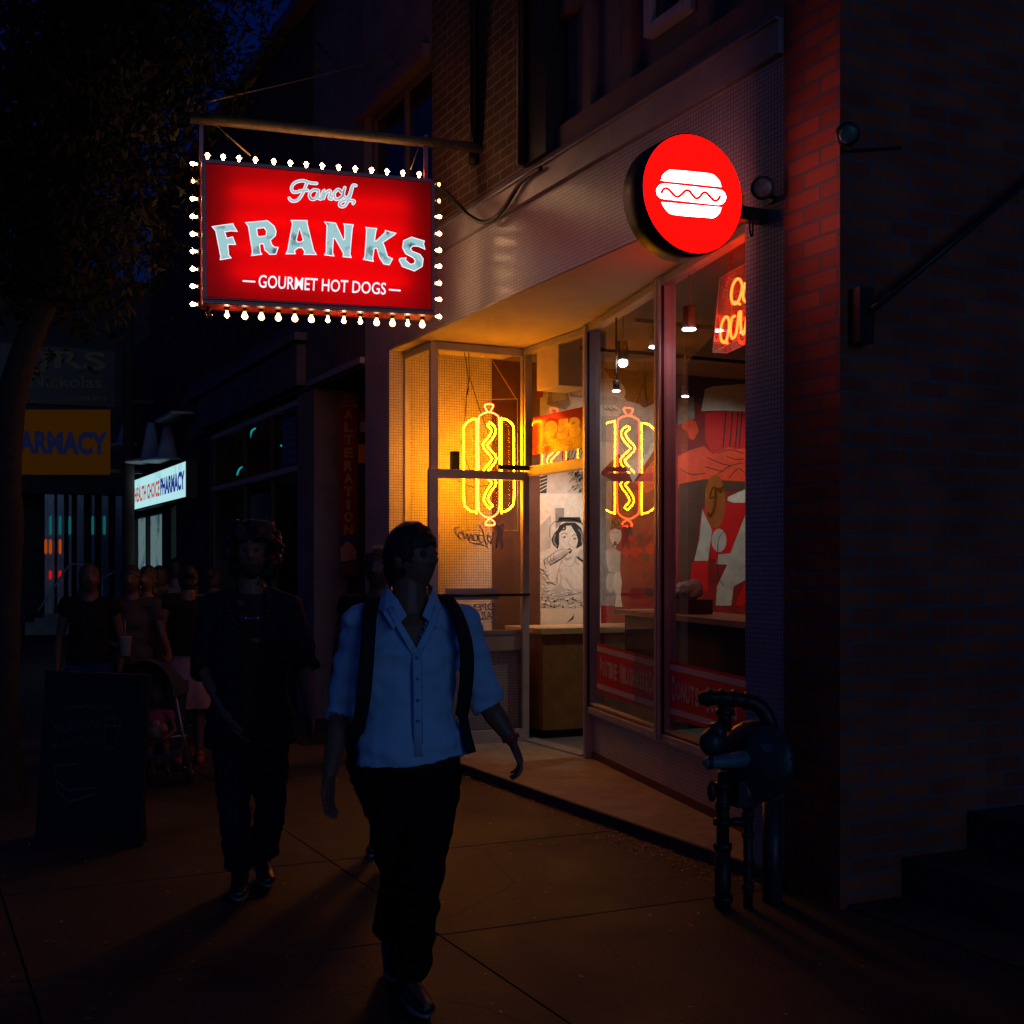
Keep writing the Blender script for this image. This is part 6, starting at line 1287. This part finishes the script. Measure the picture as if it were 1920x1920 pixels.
# ---- man with curly hair
w2 = 6.22; w_ = lambda x, y, d=0: pW(x, y, w2 + d)
J = dict(head=w_(474, 1036), neck=w_(472, 1098), chest=w_(468, 1190), waist=w_(468, 1290), shR=w_(402, 1138), shL=w_(538, 1138, .02), elR=w_(384, 1255, .03), elL=w_(572, 1250, .03), wrR=w_(428, 1345, -.14), wrL=w_(583, 1345, -.04), haR=w_(455, 1400, -.16), haL=w_(582, 1400, -.08),
         hpL=w_(503, 1372), hpR=w_(436, 1372), knL=w_(506, 1515, .05), knR=w_(440, 1515, -.08), anL=w_(492, 1620, .15), anR=w_(450, 1632, -.03), toL=w_(500, 1650), toR=w_(448, 1668, -.2), face=facing(4))
J['anL'].z = .13; J['toL'].z = .04; J['anR'].z = .10; J['toR'].z = .03; J['thL'] = facing(30); J['thR'] = facing(30); J['liftL'] = .02
g2 = 1.03; fw = facing(4); lt2 = Z3.cross(fw)
m2 = thing('person', (J['hpL'] + J['hpR']).xy.to_3d() / 2, 'bearded man with big curly dark hair, walking in an open dark shirt', 'person')
remesh(body(J, g2, lt2, fw, (.8, .5)), 'body', 'skinA', m2, .0065, 2); eyes(m2, J, fw, g2)
nk2 = J['neck']; f2 = fw
ts = top(J, g2 * .96, lt2, m2, 'brownc', .0, .06, .007, .010, 'undershirt', 8)
top(J, g2 * .99, lt2, m2, 'navy', 1.05, .12, .026, .010, 'shirt', 9, lambda v: (lambda d: d.dot(f2) > 0 and abs(d.dot(lt2) - .01) < .05 + max(0, .035 * (d.z + .5)) and d.z < .1)(v - nk2) or ((v - nk2).z > .0))
pants(J, g2, lt2, m2, 'denim', .98, .010, flare=.01); shoes(J, g2, m2)
l, f, r_ = frame_of(J, fw); hc = J['head']; rr = random.Random(8); sp = [(hc - f * .02 + Z3 * .03, .105, .11, .12, r_)]
for i in range(90):
    th = rr.uniform(0, 6.28); z = rr.uniform(-.14, .13); q = Vector((math.cos(th), math.sin(th), 0)); rad = .125 * math.sqrt(max(.15, 1 - (z / .17) ** 2)); p = l * q.x * rad + f * (q.y * rad * .95 - .025) + Z3 * (z + .015)
    if p.dot(f) > .045 and z < .05: continue
    sp.append((hc + p, .026, .026, .026, r_))
hairblob(m2, sp, 'hairk', .010, .012, 40, cut=lambda v: (v - hc).dot(f) > .055 and (v - hc).z < .055)
hairblob(m2, [(hc + f * .062 - Z3 * .088, .050, .034, .042, r_)], 'hairk', .008, .008, 60, 'beard')
c = MB(); n = 30; p = [nk2 + lt2 * .10 * math.sin(2 * math.pi * k / n) + f2 * (.05 + .10 * (1 - math.cos(2 * math.pi * k / n)) / 2) + Z3 * (.02 - .22 * (1 - math.cos(2 * math.pi * k / n)) / 2) for k in range(n)]
for q in p: c.ell(q, .009, .009, .009, 'woodd', n=6, k=4)
ne = c.build('bead_necklace', None, m2)
c = MB(); a_ = w_(470, 1160, -.17); M['shades'] = mat('dark_lens', (.02, .05, .08), .08, spec=.9)
for sg in (-1, 1): c.lathe(a_ + lt2 * sg * .028, f2, [(0, .022), (.004, .020)], 'shades', 14)
c.tube([a_ + lt2 * -.05, a_ + lt2 * .05], .003, 'alu', 6); tag(c.build('sunglasses'), 'sunglasses hanging from the shirt neck of the curly haired man', 'sunglasses')

# ---- others
def simple(px, w, h, deg, pose, label, skin, hair, tops, bots, hairstyle, vox=.012, shoe='shoe', group=None):
    J, g, lt_, fw, o = template(px, w, h, deg, pose)
    p = thing('person', tuple(o), label, 'person', group)
    remesh(body(J, g, lt_, fw, (.6, .6), 1), 'body', skin, p, vox * .8, 3)
    nk_ = J['neck']
    top(J, g, lt_, p, tops[0], tops[1], tops[2], .012, vox, 'top', px, lambda v: (v - nk_).z > -.01 * g, fem=1)
    if bots[0] == 'skirt':
        hp = (J['hpL'] + J['hpR']) / 2; mb = MB(); N = 40; vs = []
        for (z, r_) in ((.10, .135), (0, .175), (-.12, .20), (-.25, .235), (-bots[2], .28)):
            for k in range(N): a = 2 * math.pi * k / N; q = r_ * (1 + .06 * math.sin(a * 9) * (-z + .05) * 3); vs.append(hp + Z3 * z * g + (lt_ * math.cos(a) * q + fw * math.sin(a) * q * .8) * g)
        mb.add(vs, [[i * N + j, i * N + (j + 1) % N, (i + 1) * N + (j + 1) % N, (i + 1) * N + j] for i in range(4) for j in range(N)], bots[1], True); mb.build('skirt', None, p)
    else: pants(J, g, lt_, p, bots[1], bots[2], vox, bots[0], .012, px)
    shoes(J, g, p, shoe, 'sole', vox * .8)
    l, f, r_ = frame_of(J, fw); hc = J['head']; k = g
    sp = [(hc - f * .016 * k + Z3 * .024 * k, .088 * k, .104 * k, .106 * k, r_), (hc - f * .035 * k - Z3 * .02 * k, .082 * k, .08 * k, .10 * k, r_)]
    if 'long' in hairstyle: sp += [(hc - f * .05 * k - Z3 * (.12 + .07 * i) * k, (.095 - .006 * i) * k, .055 * k, .07 * k, r_) for i in range(4)]
    if 'bun' in hairstyle: sp += [(hc - f * .12 * k + Z3 * .07 * k, .05 * k, .05 * k, .05 * k, r_)]
    if 'tail' in hairstyle: sp += [(hc - f * .12 * k + Z3 * (.04 - .06 * i) * k, (.04 - .004 * i) * k, .045 * k, .05 * k, r_) for i in range(4)]
    hairblob(p, sp, hair, .011, .007, 30, cut=lambda v: (v - hc).dot(f) > .056 * k and (v - hc).z < .020 * k and abs((v - hc).dot(l)) < .056 * k)
    return p, J, g, lt_, fw
p3 = simple(712, 6.85, 1.70, -8, dict(anR=(-.06, -.25, .16), toR=(-.06, -.15, .04), face=-12), 'woman with tied-back hair mostly hidden behind the blue shirted man', 'skinB', 'hairb', ('blk', .0, .06), ('trousers', 'denim', .9), ('tail',))
p4 = simple(168, 9.7, 1.61, 10, dict(face=25), 'long haired woman in a dark blue pair of shorts, standing behind the sandwich board', 'skinB', 'hairb', ('blk', .3, .06), ('shorts', 'bshort', .22), ('long',))
p5 = simple(246, 9.9, 1.60, 6, dict(elR=(-.25, -.02, 1.12), wrR=(-.06, .20, 1.06), haR=(.05, .25, 1.08), elL=(.27, .0, 1.13), wrL=(.36, .22, .98), haL=(.36, .34, .96)), 'woman in a grey top holding a paper cup, behind the pushchair', 'skinB', 'hairk', ('greyc', .5, .08), ('trousers', 'trk', .9), ('long',))
p6 = simple(352, 10.15, 1.60, 205, dict(elR=(-.26, .08, 1.14), wrR=(-.30, .22, 1.0)), 'woman in a black top and pale pink floral skirt', 'skinB', 'hairk', ('blk', .0, .02), ('skirt', 'floral', .42), ('bun',), shoe='redsh')
p7 = simple(298, 11.6, 1.60, 188, {}, 'dark haired person in black seen from behind, before the bright window', 'skinB', 'hairk', ('blk', .6, .1), ('trousers', 'trk', .95), ('long',), .014)
p8 = simple(330, 12.6, 1.68, 175, {}, 'person in a pale top with short dark hair, seen from behind', 'skinB', 'hairk', ('whitec', .6, .1), ('trousers', 'denim', .95), (), .014)
pA = simple(276, 10.9, 1.60, 12, dict(face=-10), 'long haired person in dark clothes, close behind the woman with the cup', 'skinB', 'hairk', ('blk', .6, .1), ('trousers', 'trk', .95), ('long',), .014)
p9 = simple(402, 12.2, 1.58, 170, {}, 'brown haired person in a white top at the curly haired man\'s shoulder', 'skinB', 'hairb', ('whitec', .6, .1), ('trousers', 'trk', .95), ('bun',), .014)
# cup
J5 = p5[1]; fw5 = p5[4]; cpos = J5['wrR'] + (J5['haR'] - J5['wrR']) * .6 + fw5 * .045 - Z3 * .07
M['cup'] = mat('paper_cup', (.22, .18, .17), .6)
cu = MB().lathe(cpos, (0, 0, 1), [(0, .034), (.004, .036), (.135, .048), (.14, .05), (.15, .05), (.152, .03)], 'cup', 20).build('paper_cup'); tag(cu, 'white paper cup with a straw held by the woman in grey', 'cup'); MB().tube([cpos + Z3 * .14, cpos + Z3 * .27 + fw5 * .01], .0045, 'cup', 8).build('straw', None, cu)
# ---- pushchair with children
WS = 9.3; s_ = lambda x, y, d=0: pW(x, y, WS + d)
pc = thing('pushchair', tuple(pZ(300, 1470)), 'dark folding pushchair with a rounded hood and two thin slanting bars, holding children', 'pushchair')
M['hood'] = clothm('dark_blue_hood', (.05, .055, .085)); M['rod'] = mat('metal_rod', (.35, .32, .32), .35, .8)
mb = MB(); hc = s_(292, 1300, .1); N = 18; vs = []
for i in range(9):
    ph = -math.pi * .08 + math.pi * .62 * i / 8
    for j in range(N + 1): th = math.pi * j / N; vs.append(hc + RT * math.cos(th) * .21 + Z3 * (math.sin(th) * .27 * math.cos(ph * .8) + .0) - TC * (-.20 + .36 * math.sin(ph)) * 1.0)
mb.add(vs, [[i * (N + 1) + j, i * (N + 1) + j + 1, (i + 1) * (N + 1) + j + 1, (i + 1) * (N + 1) + j] for i in range(8) for j in range(N)], 'hood', True); mb.build('hood', None, pc)
MB().obox(s_(245, 1405, .12), s_(340, 1405, .12) - s_(245, 1405, .12), Z3 * .5 - TC * .22, TC * .02, 'hood').build('seat_back', None, pc); MB().obox(s_(250, 1405, .0), RT * .38, TC * .24, Z3 * -.03, 'hood').build('seat', None, pc)
MB().tube([s_(312, 1245, .2), s_(332, 1320, 0), s_(356, 1438, -.05)], .011, 'rod', 8).build('frame_bar', None, pc); MB().tube([s_(250, 1330, .1), s_(260, 1380, 0), s_(274, 1452, -.05)], .011, 'rod', 8).build('frame_bar', None, pc)
MB().tube([s_(350, 1380, 0), s_(262, 1385, 0)], .01, 'rod', 8).build('cross_bar', None, pc)
for (x, y, d_) in ((356, 1446, -.05), (276, 1456, -.05), (350, 1430, .55), (262, 1432, .55)):
    c = s_(x, y, d_); c.z = .075; wl = MB(); wl.lathe(c - RT * .02, RT, [(0, .03), (.001, .072), (.008, .075), (.032, .075), (.039, .072), (.04, .03)], 'black', 20); wl.lathe(c - RT * .022, RT, [(0, .028), (.044, .028)], 'rod', 10); wl.build('wheel', None, pc)
MB().tube([s_(262, 1445, .0), s_(350, 1440, .0)], .01, 'rod', 8).build('axle', None, pc)
MB().tube([s_(306, 1236, .25), s_(300, 1222, .42)], .014, 'black', 8).build('handle', None, pc); MB().obox(s_(268, 1440, -.06), RT * .30, TC * .10, Z3 * .015, 'black').build('footrest', None, pc)
def child(cx, cy, d, g, mt, label, hairm='hairk', shades=False):
    q = lambda x, y, dd=0: s_(x, y, d + dd)
    J = dict(head=q(cx, cy), neck=q(cx, cy + 27, .01), chest=q(cx - 1, cy + 44), waist=q(cx - 1, cy + 70, .02), shL=q(cx + 24, cy + 36), shR=q(cx - 26, cy + 36), elL=q(cx + 33, cy + 68, -.06), elR=q(cx - 33, cy + 66, -.04), wrL=q(cx + 14, cy + 84, -.20), wrR=q(cx - 14, cy + 84, -.18), haL=q(cx + 4, cy + 86, -.22), haR=q(cx - 4, cy + 88, -.22),
             hpL=q(cx + 10, cy + 88), hpR=q(cx - 12, cy + 88), knL=q(cx + 18, cy + 100, -.20), knR=q(cx - 14, cy + 102, -.20), anL=q(cx + 20, cy + 142, -.16), anR=q(cx - 6, cy + 144, -.16), toL=q(cx + 24, cy + 148, -.26), toR=q(cx - 6, cy + 150, -.26), thL=TC, thR=TC, hk=1.55)
    p = thing('person', tuple(J['hpL']), label, 'person'); remesh(body(J, g, -RT if False else RT, TC, (.8, .8)), 'body', 'skinB', p, .008, 2); nk_ = J['neck']
    top(J, g, RT, p, mt, .4, .05, .008, .009, 'top', 3, lambda v: (v - nk_).z > -.005); hd = J['head']; k = g * 1.55; r_ = Matrix((RT, TC, Z3)).transposed()
    hairblob(p, [(hd - TC * .02 * k + Z3 * .026 * k, .088 * k, .102 * k, .104 * k, r_)], hairm, .009, .010, 40, cut=lambda v: (v - hd).dot(TC) > .05 * k and (v - hd).z < .055 * k)
    if shades:
        c = MB()
        for sg in (-1, 1): c.ell(hd + RT * sg * .034 * k + TC * .09 * k + Z3 * .01, .028 * k, .008 * k, .022 * k, 'shades', r_)
        c.build('sunglasses', None, p)
child(294, 1302, -.02, .50, 'pink', 'small barefoot child in a pink top sitting in the pushchair')
child(267, 1266, .22, .50, 'whitec', 'child in dark sunglasses and pale top, behind the child in pink', shades=True)
toy = MB(); v = s_(292, 1372, -.24); M['toy'] = mat('plush_toy', (.25, .14, .09), .9)
for o_, r0 in (((0, 0, 0), .05), ((.05, 0, .02), .04), ((-.05, 0, .0), .04), ((.0, 0, .05), .035)): toy.ell(v + RT * o_[0] + Z3 * o_[2], r0, r0, r0, 'toy')
tag(toy.build('plush_toy'), 'small pale brown plush toy in the lap of the child in pink', 'toy')
